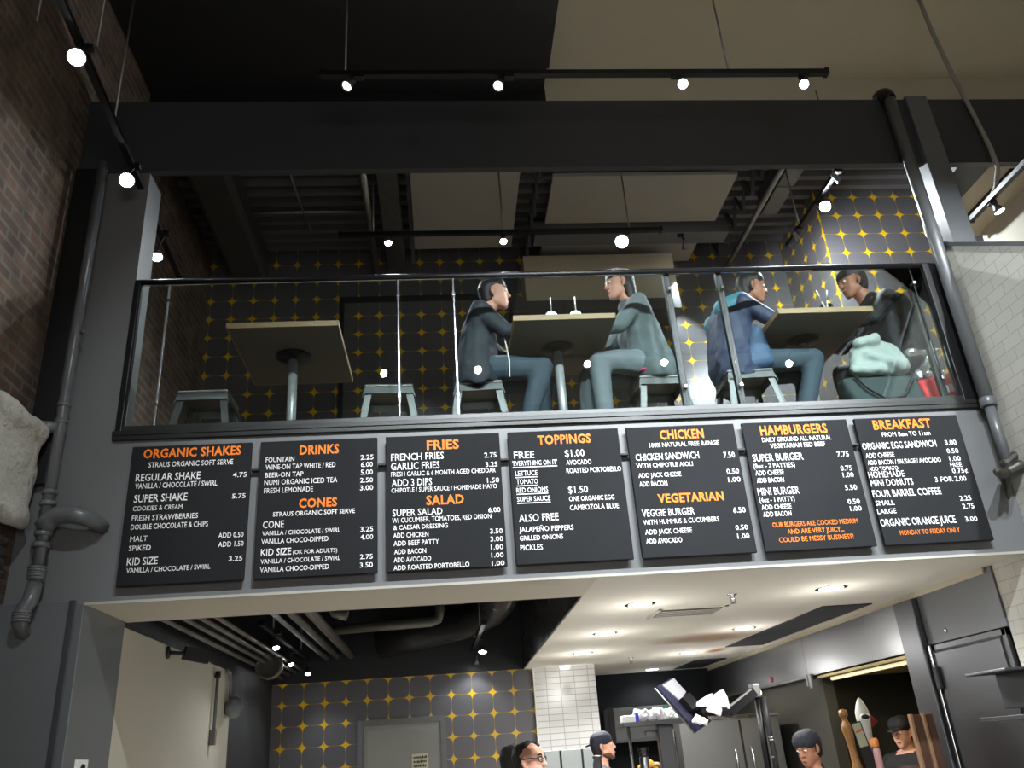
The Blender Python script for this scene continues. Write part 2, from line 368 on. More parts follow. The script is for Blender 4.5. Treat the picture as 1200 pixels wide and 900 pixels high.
struct('door_1', B(((-.945, 5.02, 0), (-.885, 5.06, 2.057)), ((-.08, 5.02, 0), (-.024, 5.06, 2.057)), ((-.885, 5.021, 2.0), (-.08, 5.06, 2.057))), M_pipe, 'grey frame of the door in the star tile wall')
dr = bpy.data.objects['door_1']
obj('door_leaf', B(((-.885, 5.035, 0), (-.08, 5.055, 2.0)), bev=.003), mat('grey_door_paint', (140, 140, 134), .35, var=.05), dr)
sg = obj('door_sign', B(((-.385, 5.028, 1.55), (-.215, 5.036, 1.70))), mat('cream_sign', (206, 198, 170), .5), dr)
def scribble(x0, x1, z, y):
    bm = bmesh.new(); x = x0
    while x < x1-.008:
        w = random.uniform(.008, .016); box(bm, (x, y-.002, z), (min(x+w, x1), y, z+random.uniform(.018, .026))); x += w+.005
    return bm
for z in (1.655, 1.615, 1.575):
    obj('sign_lettering', scribble(-.368, -.232, z, 5.028), M_black, sg)

# ---------------------------------------------------------------- mezzanine guard rail
struct('trim_15', B(((-1.80, -.022, 3.345), (3.36, .06, 3.372)), ((-1.80, -.026, 3.372), (3.32, -.01, 3.40)), ((-1.80, .02, 3.372), (3.32, .035, 3.42)), bev=.003), M_sill, 'worn steel sill under the glass guard')
gr = thing('glass_guard', 'black framed guard rail with clear glass panels along the mezzanine edge', 'railing', (.75, .01, 3.42))
obj('top_rail', T([(-1.79, .01, 4.372), (3.31, .01, 4.372)], .021, 10), M_blackmetal, gr)
obj('bottom_channel', B(((-1.79, -.012, 3.40), (3.31, .022, 3.432)), bev=.003), mat('dark_channel', (62, 63, 62), .35, .6), gr)
obj('end_post', B(((-1.79, -.02, 3.40), (-1.755, .03, 4.36)), bev=.003), M_blackmetal, gr)
obj('end_post', B(((3.20, -.02, 3.40), (3.32, .05, 4.372)), bev=.003), M_blackmetal, gr)
PX = [-1.588, -.217, .124, 1.49, 1.835, 3.12]
for i, x in enumerate(PX):
    if i in (1, 2, 0): obj('panel_joint', B(((x-.006, -.004, 3.43), (x+.006, .02, 4.35)), bev=.002), M_chrome if i else M_steeld, gr, 'bright steel joint strip')
    else: obj('post', B(((x-.02, .025, 3.40), (x+.02, .06, 4.36)), bev=.003), M_blackmetal, gr)
    for z in (3.56, 4.24): obj('clip', B(((x-.011, -.008, z-.012), (x+.011, .028, z+.012)), bev=.003), M_chrome, gr, 'small chrome glass clip')
ex = [-1.755]+PX+[3.20]
for a, b in zip(ex, ex[1:]):
    obj('glass_panel', B(((a+.008, .002, 3.43), (b-.008, .012, 4.352))), M_glass, gr, 'clear glass panel')

# ---------------------------------------------------------------- menu boards
MENU = [
 [('ORGANIC SHAKES', 0.063, 0.693, 0.521, 0.053, 1),
  ('STRAUS ORGANIC SOFT SERVE', 0.097, 0.638, 0.448, 0.031, 0),
  ('REGULAR SHAKE', 0.037, 0.562, 0.339, 0.043, 0),
  ('4.75', 0.549, 0.562, 0.074, 0.029, 0),
  ('VANILLA/CHOCOLATE/SWIRL', 0.039, 0.52, 0.43, 0.031, 0),
  ('SUPER SHAKE', 0.041, 0.444, 0.277, 0.044, 0),
  ('5.75', 0.553, 0.442, 0.071, 0.028, 0),
  ('COOKIES & CREAM', 0.042, 0.397, 0.255, 0.028, 0),
  ('FRESH STRAWBERRIES', 0.042, 0.344, 0.34, 0.03, 0),
  ('DOUBLE CHOCOLATE & CHIPS', 0.042, 0.296, 0.396, 0.03, 0),
  ('MALT', 0.046, 0.232, 0.087, 0.031, 0),
  ('ADD 0.50', 0.496, 0.229, 0.13, 0.029, 0),
  ('SPIKED', 0.045, 0.184, 0.111, 0.029, 0),
  ('ADD 1.50', 0.499, 0.181, 0.13, 0.029, 0),
  ('KID SIZE', 0.044, 0.108, 0.154, 0.041, 0),
  ('3.25', 0.558, 0.104, 0.07, 0.027, 0),
  ('VANILLA/CHOCOLATE/SWIRL', 0.046, 0.069, 0.421, 0.026, 0)],
 [('DRINKS', 0.215, 0.678, 0.215, 0.055, 1),
  ('FOUNTAIN', 0.033, 0.64, 0.154, 0.03, 0),
  ('2.25', 0.549, 0.632, 0.071, 0.03, 0),
  ('WINE-ON TAP WHITE/RED', 0.034, 0.597, 0.378, 0.03, 0),
  ('6.00', 0.551, 0.59, 0.065, 0.03, 0),
  ('BEER-ON TAP', 0.034, 0.552, 0.205, 0.029, 0),
  ('5.00', 0.55, 0.545, 0.066, 0.03, 0),
  ('NUMI ORGANIC ICED TEA', 0.031, 0.509, 0.392, 0.031, 0),
  ('2.50', 0.547, 0.5, 0.07, 0.029, 0),
  ('FRESH LEMONADE', 0.032, 0.463, 0.262, 0.03, 0),
  ('3.00', 0.547, 0.456, 0.071, 0.029, 0),
  ('CONES', 0.221, 0.374, 0.203, 0.051, 1),
  ('STRAUS ORGANIC SOFT SERVE', 0.086, 0.331, 0.434, 0.026, 0),
  ('CONE', 0.036, 0.27, 0.111, 0.04, 0),
  ('VANILLA/CHOCOLATE/SWIRL', 0.035, 0.23, 0.408, 0.025, 0),
  ('3.25', 0.55, 0.226, 0.068, 0.028, 0),
  ('VANILLA CHOCO-DIPPED', 0.033, 0.185, 0.349, 0.028, 0),
  ('4.00', 0.55, 0.183, 0.068, 0.028, 0),
  ('KID SIZE', 0.034, 0.122, 0.156, 0.039, 0),
  ('(OK FOR ADULTS)', 0.199, 0.123, 0.231, 0.023, 0),
  ('VANILLA/CHOCOLATE/SWIRL', 0.035, 0.08, 0.411, 0.025, 0),
  ('2.75', 0.549, 0.078, 0.067, 0.027, 0),
  ('VANILLA CHOCO-DIPPED', 0.034, 0.036, 0.355, 0.027, 0),
  ('3.50', 0.548, 0.034, 0.068, 0.027, 0)],
 [('FRIES', 0.229, 0.676, 0.18, 0.056, 1),
  ('FRENCH FRIES', 0.029, 0.619, 0.293, 0.042, 0),
  ('2.75', 0.549, 0.615, 0.069, 0.03, 0),
  ('GARLIC FRIES', 0.028, 0.564, 0.269, 0.044, 0),
  ('3.25', 0.553, 0.56, 0.067, 0.03, 0),
  ('FRESH GARLIC & 6 MONTH AGED CHEDDAR', 0.028, 0.526, 0.58, 0.028, 0),
  ('ADD 3 DIPS', 0.031, 0.469, 0.221, 0.043, 0),
  ('1.50', 0.557, 0.467, 0.067, 0.03, 0),
  ('CHIPOTLE/SUPER SAUCE/HOMEMADE MAYO', 0.029, 0.434, 0.58, 0.027, 0),
  ('SALAD', 0.218, 0.357, 0.205, 0.053, 1),
  ('SUPER SALAD', 0.034, 0.301, 0.27, 0.039, 0),
  ('6.00', 0.554, 0.298, 0.066, 0.029, 0),
  ('W/ CUCUMBER, TOMATOES, RED ONION', 0.032, 0.265, 0.536, 0.028, 0),
  ('& CAESAR DRESSING', 0.038, 0.226, 0.292, 0.026, 0),
  ('ADD CHICKEN', 0.037, 0.182, 0.188, 0.028, 0),
  ('3.50', 0.557, 0.18, 0.068, 0.028, 0),
  ('ADD BEEF PATTY', 0.038, 0.139, 0.242, 0.028, 0),
  ('3.00', 0.556, 0.137, 0.069, 0.028, 0),
  ('ADD BACON', 0.041, 0.094, 0.169, 0.027, 0),
  ('1.00', 0.556, 0.093, 0.067, 0.028, 0),
  ('ADD AVOCADO', 0.039, 0.051, 0.196, 0.027, 0),
  ('1.00', 0.556, 0.05, 0.066, 0.027, 0),
  ('ADD ROASTED PORTOBELLO', 0.037, 0.009, 0.4, 0.027, 0),
  ('1.00', 0.556, 0.006, 0.068, 0.027, 0)],
 [('TOPPINGS', 0.17, 0.68, 0.306, 0.055, 1),
  ('FREE', 0.028, 0.602, 0.116, 0.042, 0),
  ('$1.00', 0.318, 0.599, 0.112, 0.044, 0),
  ("'EVERYTHING ON IT'", 0.017, 0.558, 0.252, 0.03, 2),
  ('AVOCADO', 0.321, 0.551, 0.144, 0.03, 0),
  ('LETTUCE', 0.029, 0.499, 0.124, 0.03, 2),
  ('ROASTED PORTOBELLO', 0.318, 0.502, 0.312, 0.03, 0),
  ('TOMATO', 0.033, 0.45, 0.119, 0.03, 2),
  ('RED ONIONS', 0.028, 0.402, 0.176, 0.029, 2),
  ('$1.50', 0.317, 0.386, 0.111, 0.041, 0),
  ('SUPER SAUCE', 0.028, 0.35, 0.185, 0.029, 2),
  ('ONE ORGANIC EGG', 0.317, 0.339, 0.254, 0.029, 0),
  ('CAMBOZOLA BLUE', 0.317, 0.288, 0.274, 0.031, 0),
  ('ALSO FREE', 0.031, 0.237, 0.218, 0.043, 0),
  ('JALAPEÑO PEPPERS', 0.028, 0.18, 0.298, 0.029, 0),
  ('GRILLED ONIONS', 0.027, 0.133, 0.237, 0.028, 0),
  ('PICKLES', 0.027, 0.08, 0.122, 0.03, 0)],
 [('CHICKEN', 0.193, 0.681, 0.259, 0.057, 1),
  ('100% NATURAL FREE RANGE', 0.124, 0.634, 0.408, 0.028, 0),
  ('CHICKEN SANDWICH', 0.034, 0.558, 0.369, 0.042, 0),
  ('7.50', 0.547, 0.553, 0.066, 0.036, 0),
  ('WITH CHIPOTLE AIOLI', 0.032, 0.514, 0.327, 0.028, 0),
  ('ADD JACK CHEESE', 0.036, 0.456, 0.246, 0.028, 0),
  ('0.50', 0.548, 0.457, 0.072, 0.03, 0),
  ('ADD BACON', 0.035, 0.405, 0.16, 0.03, 0),
  ('1.00', 0.548, 0.408, 0.072, 0.03, 0),
  ('VEGETARIAN', 0.128, 0.306, 0.377, 0.052, 1),
  ('VEGGIE BURGER', 0.027, 0.232, 0.298, 0.042, 0),
  ('6.50', 0.545, 0.229, 0.071, 0.032, 0),
  ('WITH HUMMUS & CUCUMBERS', 0.028, 0.186, 0.428, 0.029, 0),
  ('ADD JACK CHEESE', 0.031, 0.131, 0.262, 0.029, 0),
  ('0.50', 0.54, 0.132, 0.071, 0.029, 0),
  ('ADD AVOCADO', 0.029, 0.08, 0.201, 0.029, 0),
  ('1.00', 0.543, 0.083, 0.068, 0.029, 0)],
 [('HAMBURGERS', 0.103, 0.681, 0.406, 0.06, 1),
  ('DAILY GROUND ALL NATURAL', 0.104, 0.638, 0.418, 0.029, 0),
  ('VEGETARIAN FED BEEF', 0.145, 0.599, 0.33, 0.029, 0),
  ('SUPER BURGER', 0.027, 0.523, 0.3, 0.045, 0),
  ('7.75', 0.532, 0.53, 0.071, 0.033, 0),
  ('(8oz - 2 PATTIES)', 0.022, 0.481, 0.245, 0.029, 0),
  ('ADD CHEESE', 0.026, 0.439, 0.168, 0.03, 0),
  ('0.75', 0.533, 0.445, 0.068, 0.031, 0),
  ('ADD BACON', 0.026, 0.395, 0.159, 0.03, 0),
  ('1.00', 0.537, 0.405, 0.065, 0.03, 0),
  ('MINI BURGER', 0.018, 0.322, 0.243, 0.045, 0),
  ('5.50', 0.532, 0.329, 0.071, 0.032, 0),
  ('(4oz - 1 PATTY)', 0.019, 0.281, 0.204, 0.028, 0),
  ('ADD CHEESE', 0.023, 0.238, 0.173, 0.029, 0),
  ('0.50', 0.529, 0.247, 0.071, 0.03, 0),
  ('ADD BACON', 0.024, 0.198, 0.163, 0.029, 0),
  ('1.00', 0.533, 0.207, 0.067, 0.029, 0),
  ('OUR BURGERS ARE COOKED MEDIUM', 0.066, 0.136, 0.493, 0.029, 3),
  ('AND ARE VERY JUICY...', 0.142, 0.094, 0.327, 0.029, 3),
  ('COULD BE MESSY BUSINESS!', 0.086, 0.05, 0.429, 0.029, 3)],
 [('BREAKFAST', 0.107, 0.688, 0.358, 0.059, 1),
  ('FROM 8am TO 11am', 0.146, 0.64, 0.298, 0.03, 0),
  ('ORGANIC EGG SANDWICH', 0.008, 0.567, 0.454, 0.042, 0),
  ('3.00', 0.518, 0.573, 0.07, 0.032, 0),
  ('ADD CHEESE', 0.014, 0.514, 0.174, 0.031, 0),
  ('0.50', 0.514, 0.522, 0.071, 0.031, 0),
  ('ADD BACON/SAUSAGE/AVOCADO', 0.015, 0.472, 0.447, 0.029, 0),
  ('1.00', 0.515, 0.474, 0.069, 0.031, 0),
  ('ADD TOMATO', 0.014, 0.435, 0.176, 0.026, 0),
  ('FREE', 0.51, 0.437, 0.07, 0.029, 0),
  ('HOMEMADE', 0.002, 0.394, 0.216, 0.039, 0),
  ('0.75¢', 0.511, 0.4, 0.094, 0.031, 0),
  ('MINI DONUTS', 0.003, 0.343, 0.254, 0.042, 0),
  ('3 FOR 2.00', 0.392, 0.352, 0.19, 0.031, 0),
  ('FOUR BARREL COFFEE', -0.002, 0.279, 0.41, 0.043, 0),
  ('SMALL', 0.003, 0.23, 0.11, 0.03, 0),
  ('2.25', 0.507, 0.235, 0.069, 0.03, 0),
  ('LARGE', 0.0, 0.182, 0.111, 0.029, 0),
  ('2.75', 0.51, 0.188, 0.069, 0.03, 0),
  ('ORGANIC ORANGE JUICE', 0.001, 0.11, 0.445, 0.044, 0),
  ('3.00', 0.504, 0.114, 0.072, 0.029, 0),
  ('MONDAY TO FRIDAY ONLY', 0.1, 0.055, 0.353, 0.029, 3)],
]

BDESC = ['menu board with orange heading ORGANIC SHAKES, farthest left on the fascia', 'menu board with orange headings DRINKS and CONES, second from left',
 'menu board with orange headings FRIES and SALAD, third from left', 'menu board with orange heading TOPPINGS in the middle of the fascia',
 'menu board with orange headings CHICKEN and VEGETARIAN', 'menu board with orange heading HAMBURGERS and three orange lines below', 'menu board with orange heading BREAKFAST, farthest right on the fascia']
curves = []
def text_job(s, big):
    key = (s, big)
    c = bpy.data.curves.new('lettering', 'FONT'); c.body = s if s.startswith('W/') else s.replace('/', ' / '); c.size = 1; c.resolution_u = 2; c.offset = .028 if big else (.001 if 'M' in s else .007)
    if big: c.space_character = 1.06
    o = bpy.data.objects.new('lettering', c); COL.objects.link(o); return o
jobs = [[(l, text_job(l[0], l[5] == 1)) for l in L] for L in MENU]
bpy.context.view_layer.update(); dg = bpy.context.evaluated_depsgraph_get()
CAP = None
for i, L in enumerate(jobs):
    bx0 = -1.67+.6875*i; by = -.05
    bo = thing('menu_board', 'black chalk '+BDESC[i], 'sign', (bx0+.32, -.02, 2.53), 'menu boards on the grey fascia')
    pb = B(((bx0, by, 2.532), (bx0+.64, by+.022, 3.292)), bev=.004)
    obj('panel', pb, M_board, bo)
    for q in (.06, .54): obj('batten', B(((bx0+q, by+.022, 2.75), (bx0+q+.04, .0, 3.12))), M_black, bo)
    sets = {'heading': [], 'menu_text': [], 'note_text': []}
    for (s, u, v, w, h, st), o in L:
        me = bpy.data.meshes.new_from_object(o.evaluated_get(dg), depsgraph=dg)
        xs = [q.co.x for q in me.vertices]; x0, x1 = min(xs), max(xs)
        sx = w/(x1-x0); sz = h/.73
        for q in me.vertices: q.co = V((bx0+u+(q.co.x-x0)*sx, by-.0012, 2.53+v+q.co.y*sz))
        k = 'heading' if st == 1 else 'note_text' if st == 3 else 'menu_text'
        bpy.data.objects.remove(o); sets[k].append((me, s))
        if st == 2: obj('underline', B(((bx0+u, by-.0015, 2.53+v-.012), (bx0+u+w, by, 2.53+v-.007))), M_white, bo, 'white underline')
    for k, mm in sets.items():
        for me, s in mm:
            me.materials.clear(); obj({'heading': 'heading', 'menu_text': 'menu_line', 'note_text': 'note_line'}[k], me, M_white if k == 'menu_text' else M_orange, bo, {'heading': 'orange heading ', 'menu_text': 'white hand lettering ', 'note_text': 'orange hand lettering '}[k]+s)
for i in range(6):
    x = -1.67+.6875*i+.64
    one('board_bracket', B(((x+.002, -.04, 2.53+.60), (x+.0455, -.004, 2.53+.61))), M_black, 'small black bracket bridging the gap between '+['ORGANIC SHAKES and DRINKS boards', 'DRINKS and FRIES boards', 'FRIES and TOPPINGS boards', 'TOPPINGS and CHICKEN boards', 'CHICKEN and HAMBURGERS boards', 'HAMBURGERS and BREAKFAST boards'][i], 'bracket', 'brackets between the menu boards')

# ---------------------------------------------------------------- pipes and conduit on the front
p = thing('drain_pipe', 'grey painted drain pipe with threaded joints down the left pier', 'pipe', (-2.045, -.10, 2.4))
obj('riser', T([(-2.045, -.10, 2.53), (-2.045, -.10, 5.19)], .030, 16), M_pipe, p)
for z, rr in ((3.52, .036), (3.42, .036), (3.02, .038), (2.96, .041), (2.80, .042), (2.74, .044)):
    obj('coupling', LA([(rr-.004, 0), (rr, .004), (rr, .022), (rr-.004, .026)], (-2.045, -.10, z), seg=20), M_pipe, p)
obj('branch_elbow', T([(-2.05, -.10, 2.84), (-2.02, -.105, 2.885), (-1.97, -.12, 2.905), (-1.90, -.135, 2.90), (-1.84, -.12, 2.885), (-1.80, -.07, 2.87), (-1.79, -.003, 2.86)], [.05, .05, .048, .046, .044, .04, .036], 18), M_pipe, p, 'thick elbow curving back into the wall')
obj('side_branch', T([(-2.05, -.10, 3.40), (-2.15, -.10, 3.41), (-2.229, -.10, 3.418)], .034, 16), M_pipe, p)
obj('foot_elbow', T([(-2.045, -.10, 2.56), (-2.05, -.11, 2.47), (-2.065, -.13, 2.43), (-2.08, -.12, 2.37), (-2.085, -.06, 2.33), (-2.085, -.03, 2.33)], [.036, .038, .038, .037, .036, .036], 16), M_pipe, p)
def ribs(pts, r):
    bm = bmesh.new()
    for q, d in pts: lathe(bm, [(r-.004, -.004), (r, 0), (r, .006), (r-.004, .01)], q, d, 16)
    return bm
obj('thread_ribs', ribs([((-2.045, -.10, 2.58+.0135*k), (0, 0, 1)) for k in range(5)], .043), M_pipe, p)
obj('thread_ribs', ribs([((-2.07, -.13, 2.37+.0135*k), (0, 0, 1)) for k in range(4)], .043), M_pipe, p)
obj('valve_tap', T([(-2.02, -.10, 3.98), (-1.985, -.13, 3.975)], .009, 8), M_pipe, p)
q = thing('conduit_pipe', 'grey painted conduit pipe running down beside the white tiled stair wall', 'pipe', (3.29, -.09, 2.9))
obj('riser', T([(3.29, -.09, 3.36), (3.29, -.09, 5.70)], .040, 16), M_pipe, q)
obj('lower_riser', T([(3.29, -.09, 2.93), (3.29, -.09, 3.37)], .030, 16), M_pipe, q)
obj('coupling', LA([(.043, 0), (.047, .006), (.047, .05), (.043, .056)], (3.29, -.09, 3.32), seg=20), M_pipe, q)
obj('top_elbow', T(arc((3.29, .02, 5.70), (0, -.11, 0), (0, 0, .11), 0, PI/2), .046, 16), M_blackmetal, q, 'black elbow over the beam')
one('spot_bracket', H([((3.25, -.10, 2.90), .035), ((3.33, -.12, 2.93), .04)], [((3.25, -.10, 2.90), .035), ((3.15, -.20, 2.87), .03)], [((3.15, -.2, 2.87), .032), ((3.10, -.24, 2.87), .022)], [((3.24, -.1, 2.88), .03), ((3.235, -.08, 2.76), .010)], [((3.28, -.09, 2.96), .036), ((3.34, -.10, 3.0), .03)], sub=2), mat('dark_bronze', (64, 62, 56), .35, .3), 'dark horn shaped fitting at the foot of the right conduit', 'fitting')
one('plaster_ledge', None or fuse(H([((-2.165, -2.6, 3.30), .05), ((-2.165, -.14, 3.31), .045), ((-2.165, -2.6, 2.90), .05), ((-2.165, -.14, 2.90), .045)], [((-2.15, -2.6, 3.34), .066), ((-2.15, -.14, 3.35), .066)], [((-2.16, -2.6, 2.9), .06), ((-2.155, -.12, 2.885), .055)], sub=2), .022, 3, .016, 7, 3), M_plaster, 'rough white plaster ledge at the foot of the brick wall', 'ledge')
def louver():
    bm = bmesh.new()
    for k in range(7): tube(bm, [(-2.204, -2.5, 2.44+.055*k), (-2.204, -.16, 2.44+.055*k)], .024, 8)
    return bm
one('louver_panel', louver(), M_pipe, 'grey ribbed louver below the plaster ledge', 'louver')
one('wall_patch', B(((-2.229, -2.5, 2.30), (-2.20, -.16, 2.41))), M_plaster, 'narrow pale strip of plaster under the ribbed louver', 'plaster')

# ---------------------------------------------------------------- mezzanine tables and stools
ZF = 3.355
def table(x0, x1, label):
    cx = (x0+x1)/2; y0, y1, zt = .09, .94, 4.125
    t = thing('cafe_table', label, 'table', (cx, .5, ZF), 'square tables on the mezzanine')
    obj('tabletop', B(((x0+.006, y0+.006, zt-.034), (x1-.006, y1-.006, zt)), bev=.002), M_under, t, 'brown laminate tabletop')
    obj('edge_band', B(((x0, y0, zt-.036), (x1, y0+.007, zt)), ((x0, y1-.007, zt-.036), (x1, y1, zt)), ((x0, y0, zt-.036), (x0+.007, y1, zt)), ((x1-.007, y0, zt-.036), (x1, y1, zt))), M_ply, t, 'pale plywood edge')
    obj('flange', LA([(.11, 0), (.11, .012), (.05, .02), (.04, .03)], (cx, .5, zt-.036), (0, 0, -1)), M_blackmetal, t, 'black mounting flange')
    obj('column', T([(cx, .5, ZF+.02), (cx, .5, zt-.05)], .030, 20), mat('column_steel', (176, 177, 176), .4, .45, var=.05), t, 'bright steel column')
    obj('base', LA([(.24, 0), (.24, .012), (.10, .03), (.045, .045)], (cx, .5, ZF)), M_blackmetal, t, 'black round foot')
    return t
table(-1.262, -.587, 'empty wooden table with steel column at the dark left end')
table(.492, 1.145, 'wooden table with two lidded drinks between two seated people')
table(2.205, 2.85, 'wooden table at the right end with a clear cup and napkin on it')
def stool(loc, label):
    t = thing('metal_stool', label, 'stool', (0, 0, 0), 'galvanised stools on the mezzanine')
    s = B(((-.155, -.155, .445), (.155, .155, .470)), bev=.010)
    obj('seat', s, M_galv, t)
    sk = bmesh.new()
    for i in (0, 1, 2, 3):
        a = i*PI/2; R = Matrix.Rotation(a, 3, 'Z')
        prism(sk, [R @ V(q) for q in ((-.15, -.150, .447), (.15, -.150, .447), (.168, -.166, .37), (.15, -.162, .40), (-.15, -.162, .40), (-.168, -.166, .37))], R @ V((0, .004, 0)))
    obj('apron', sk, M_galv, t)
    for sx, sy in ((-1, -1), (1, -1), (1, 1), (-1, 1)):
        lg = bmesh.new(); p, q = V((sx*.138, sy*.138, .45)), V((sx*.205, sy*.205, .006))
        bar(lg, p+V((-sx*.016, 0, 0)), q+V((-sx*.012, 0, 0)), .006, .042, (0, 1, 0)); bar(lg, p+V((0, -sy*.016, 0)), q+V((0, -sy*.012, 0)), .006, .042, (1, 0, 0))
        l = obj('leg', lg, M_galv, t); obj('foot_cap', B(((sx*.205-.02, sy*.205-.02, 0), (sx*.205+.02, sy*.205+.02, .014)), bev=.003), M_black, l)
    br = bmesh.new()
    for a in (1, -1): bar(br, (-.17*1, -.17*a, .22), (.17, .17*a, .22), .006, .02, (0, 0, 1))
    obj('cross_brace', br, M_galv, t)
    t.location = loc; return t
st = stool((-1.455, .55, ZF), 'empty galvanised stool left of the empty table')
dup(st, (-.31, .55, ZF), .05, 'empty galvanised stool right of the empty table')
dup(st, (.275, .55, ZF), -.04, 'galvanised stool under the person in the black jacket and jeans')
dup(st, (1.47, .55, ZF), .03, 'galvanised stool under the person in the grey hooded top')
dup(st, (2.06, .50, ZF), -.03, 'galvanised stool under the person in the blue hooded jacket')
dup(st, (3.22, .60, ZF), .04, 'galvanised stool under the person in the black coat')
dup(st, (2.15, 1.55, ZF), .1, 'dark seen stool standing behind the person in the blue jacket')
dup(st, (-1.15, 1.45, ZF), .1, 'galvanised stool standing behind the empty table')

def drink(x, y, label, lean):
    z = 4.125
    t = thing('drink_cup', label, 'cup', (x, y, z), 'lidded drinks on the middle table')
    obj('cup', LA([(.028, 0), (.030, .004), (.040, .085), (.040, .09)], (x, y, z)), M_plastic, t)
    obj('drink', LA([(.027, .004), (.036, .065)], (x, y, z)), mat('iced_drink', (206, 196, 178), .3), t)
    obj('dome_lid', LA([(.043, .088), (.043, .096), (.041, .098), (.036, .118), (.022, .130), (.008, .133)], (x, y, z)), mat('white_plastic_lid', (224, 226, 226), .35), t)
    obj('straw', T([(x, y, z+.02), (x+lean, y, z+.245)], .0045, 8), M_white, t)
drink(.768, .30, 'clear drink cup with dome lid and straw, left of two on the middle table', .004)
drink(.930, .30, 'clear drink cup with dome lid and straw, right of two on the middle table', .006)
t = thing('water_cup', 'clear plastic cup with two leaning straws on the right table', 'cup', (2.64, .28, 4.125))
obj('cup', LA([(.030, 0), (.032, .004), (.045, .11), (.044, .11), (.030, .008)], (2.64, .28, 4.125)), M_plastic, t)
obj('straw', T([(2.65, .28, 4.14), (2.60, .28, 4.36)], .005, 8), M_white, t); obj('straw', T([(2.63, .28, 4.14), (2.675, .28, 4.36)], .005, 8), M_white, t)
one('crumpled_napkin', fuse(H([((2.735, .27, 4.152), .024), ((2.76, .28, 4.148), .02)], [((2.70, .28, 4.145), .016), ((2.74, .26, 4.16), .018)]), .006, 1, .006, 40, 1), M_white, 'crumpled white napkin beside the clear cup on the right table', 'napkin')
one('paper_tray', B(((2.42, .20, 4.126), (2.54, .32, 4.15)), bev=.008), mat('kraft_paper', (190, 176, 150), .7), 'small pale paper food tray in front of the blue jacket person', 'tray')
# bags on the floor at the right
b = thing('tote_bag', 'dark green tote bag on the floor below the right table', 'bag', (2.85, .30, ZF))
obj('body', fuse(H([((2.66, .27, 3.40), .04), ((3.05, .27, 3.40), .04), ((2.64, .42, 3.40), .04), ((3.05, .42, 3.40), .04), ((2.60, .3, 3.64), .03), ((3.05, .30, 3.64), .03), ((2.62, .40, 3.66), .03), ((3.05, .40, 3.66), .03)], sub=1), .012, 3, .008, 8, 2), mat('dark_green_canvas', (44, 58, 58), .8), b)
obj('strap', T([(2.64, .25, 3.66), (2.70, .23, 3.56), (2.80, .225, 3.48), (2.92, .225, 3.50), (3.00, .235, 3.60), (3.03, .25, 3.66)], .010, 8), M_black, b)
one('folded_cloth', fuse(H([((2.70, .29, 3.72), .05), ((3.03, .33, 3.76), .06), ((2.76, .34, 3.86), .06), ((2.96, .35, 3.88), .06), ((2.84, .33, 3.92), .05)], [((2.74, .27, 3.90), .035), ((2.86, .28, 3.93), .04)], [((2.66, .25, 3.705), .03), ((2.85, .25, 3.70), .04)], [((2.78, .26, 3.80), .035), ((2.98, .27, 3.74), .045)], sub=2), .011, 2, .016, 9, 5), mat('pale_grey_fabric', (150, 160, 154), .85), 'bundled pale grey cloth on top of the dark green bag', 'cloth')
b = thing('red_bag', 'red and white carrier bag on the floor at the right end of the glass', 'bag', (3.24, .30, ZF))
obj('body', fuse(H([((3.10, .28, 3.40), .04), ((3.36, .28, 3.40), .04), ((3.10, .40, 3.42), .04), ((3.36, .40, 3.42), .04), ((3.06, .30, 3.62), .02), ((3.42, .30, 3.70), .02), ((3.40, .40, 3.66), .02)]), .011, 2, .006, 12, 8), mat('red_plastic', (190, 28, 34), .4), b)
bm = bmesh.new()
for k, (x, z, w) in enumerate(((3.20, 3.52, .03), (3.235, 3.53, .022), (3.27, 3.54, .03), (3.31, 3.55, .022))): box(bm, (x, .232, z), (x+w, .242, z+.05))
obj('print', bm, M_white, b, 'white print on the bag')
one('foil_bag', fuse(H([((3.14, .33, 3.68), .03), ((3.30, .33, 3.70), .04)], [((3.12, .32, 3.86), .03), ((3.33, .34, 3.86), .03)], [((3.14, .34, 3.70), .04), ((3.31, .34, 3.86), .04)]), .011, 2, .012, 10, 4), mat('silver_foil', (205, 208, 208), .25, .85, var=.15), 'crumpled silver foil bag standing in the red carrier bag', 'bag')
one('water_bottle', LA([(.035, 0), (.038, .01), (.038, .16), (.014, .21), (.013, .235)], (3.02, .46, 3.68)), M_plastic, 'clear plastic bottle leaning beside the foil bag', 'bottle')
bpy.data.objects['water_bottle'].data.transform(Matrix.Translation((.06, -.05, -.32)))

for nm, dy in (('tote_bag', -.10), ('red_bag', -.06), ('folded_cloth', -.09), ('foil_bag', -.06)): bpy.data.objects[nm].location.y += dy
# ---------------------------------------------------------------- overhead on the mezzanine
t = one('air_duct', B(((-2.0, .99, 6.12), (-1.64, 2.88, 6.44)), bev=.05), mat('painted_duct', (74, 72, 72), .45, .2), 'wide grey duct running back along the brick wall above the mezzanine', 'duct')
one('air_duct', B(((-.455, .99, 6.20), (-.275, 2.88, 6.44)), bev=.01), M_galv, 'narrow galvanised duct behind the left track lamp of the mezzanine', 'duct')
dd = thing('galvanised_duct', 'galvanised duct slanting back above the blue jacket person', 'duct', (3.25, 1.5, 6.2))
obj('trunk', B(((3.165, .99, 6.20), (3.33, 1.98, 6.44)), bev=.01), M_galv, dd)
obj('joint_band', B(((3.155, 1.1, 6.19), (3.34, 1.14, 6.45)), bev=.006), M_galv, dd); obj('joint_band', B(((3.155, 1.55, 6.19), (3.34, 1.59, 6.45)), bev=.006), M_galv, dd)
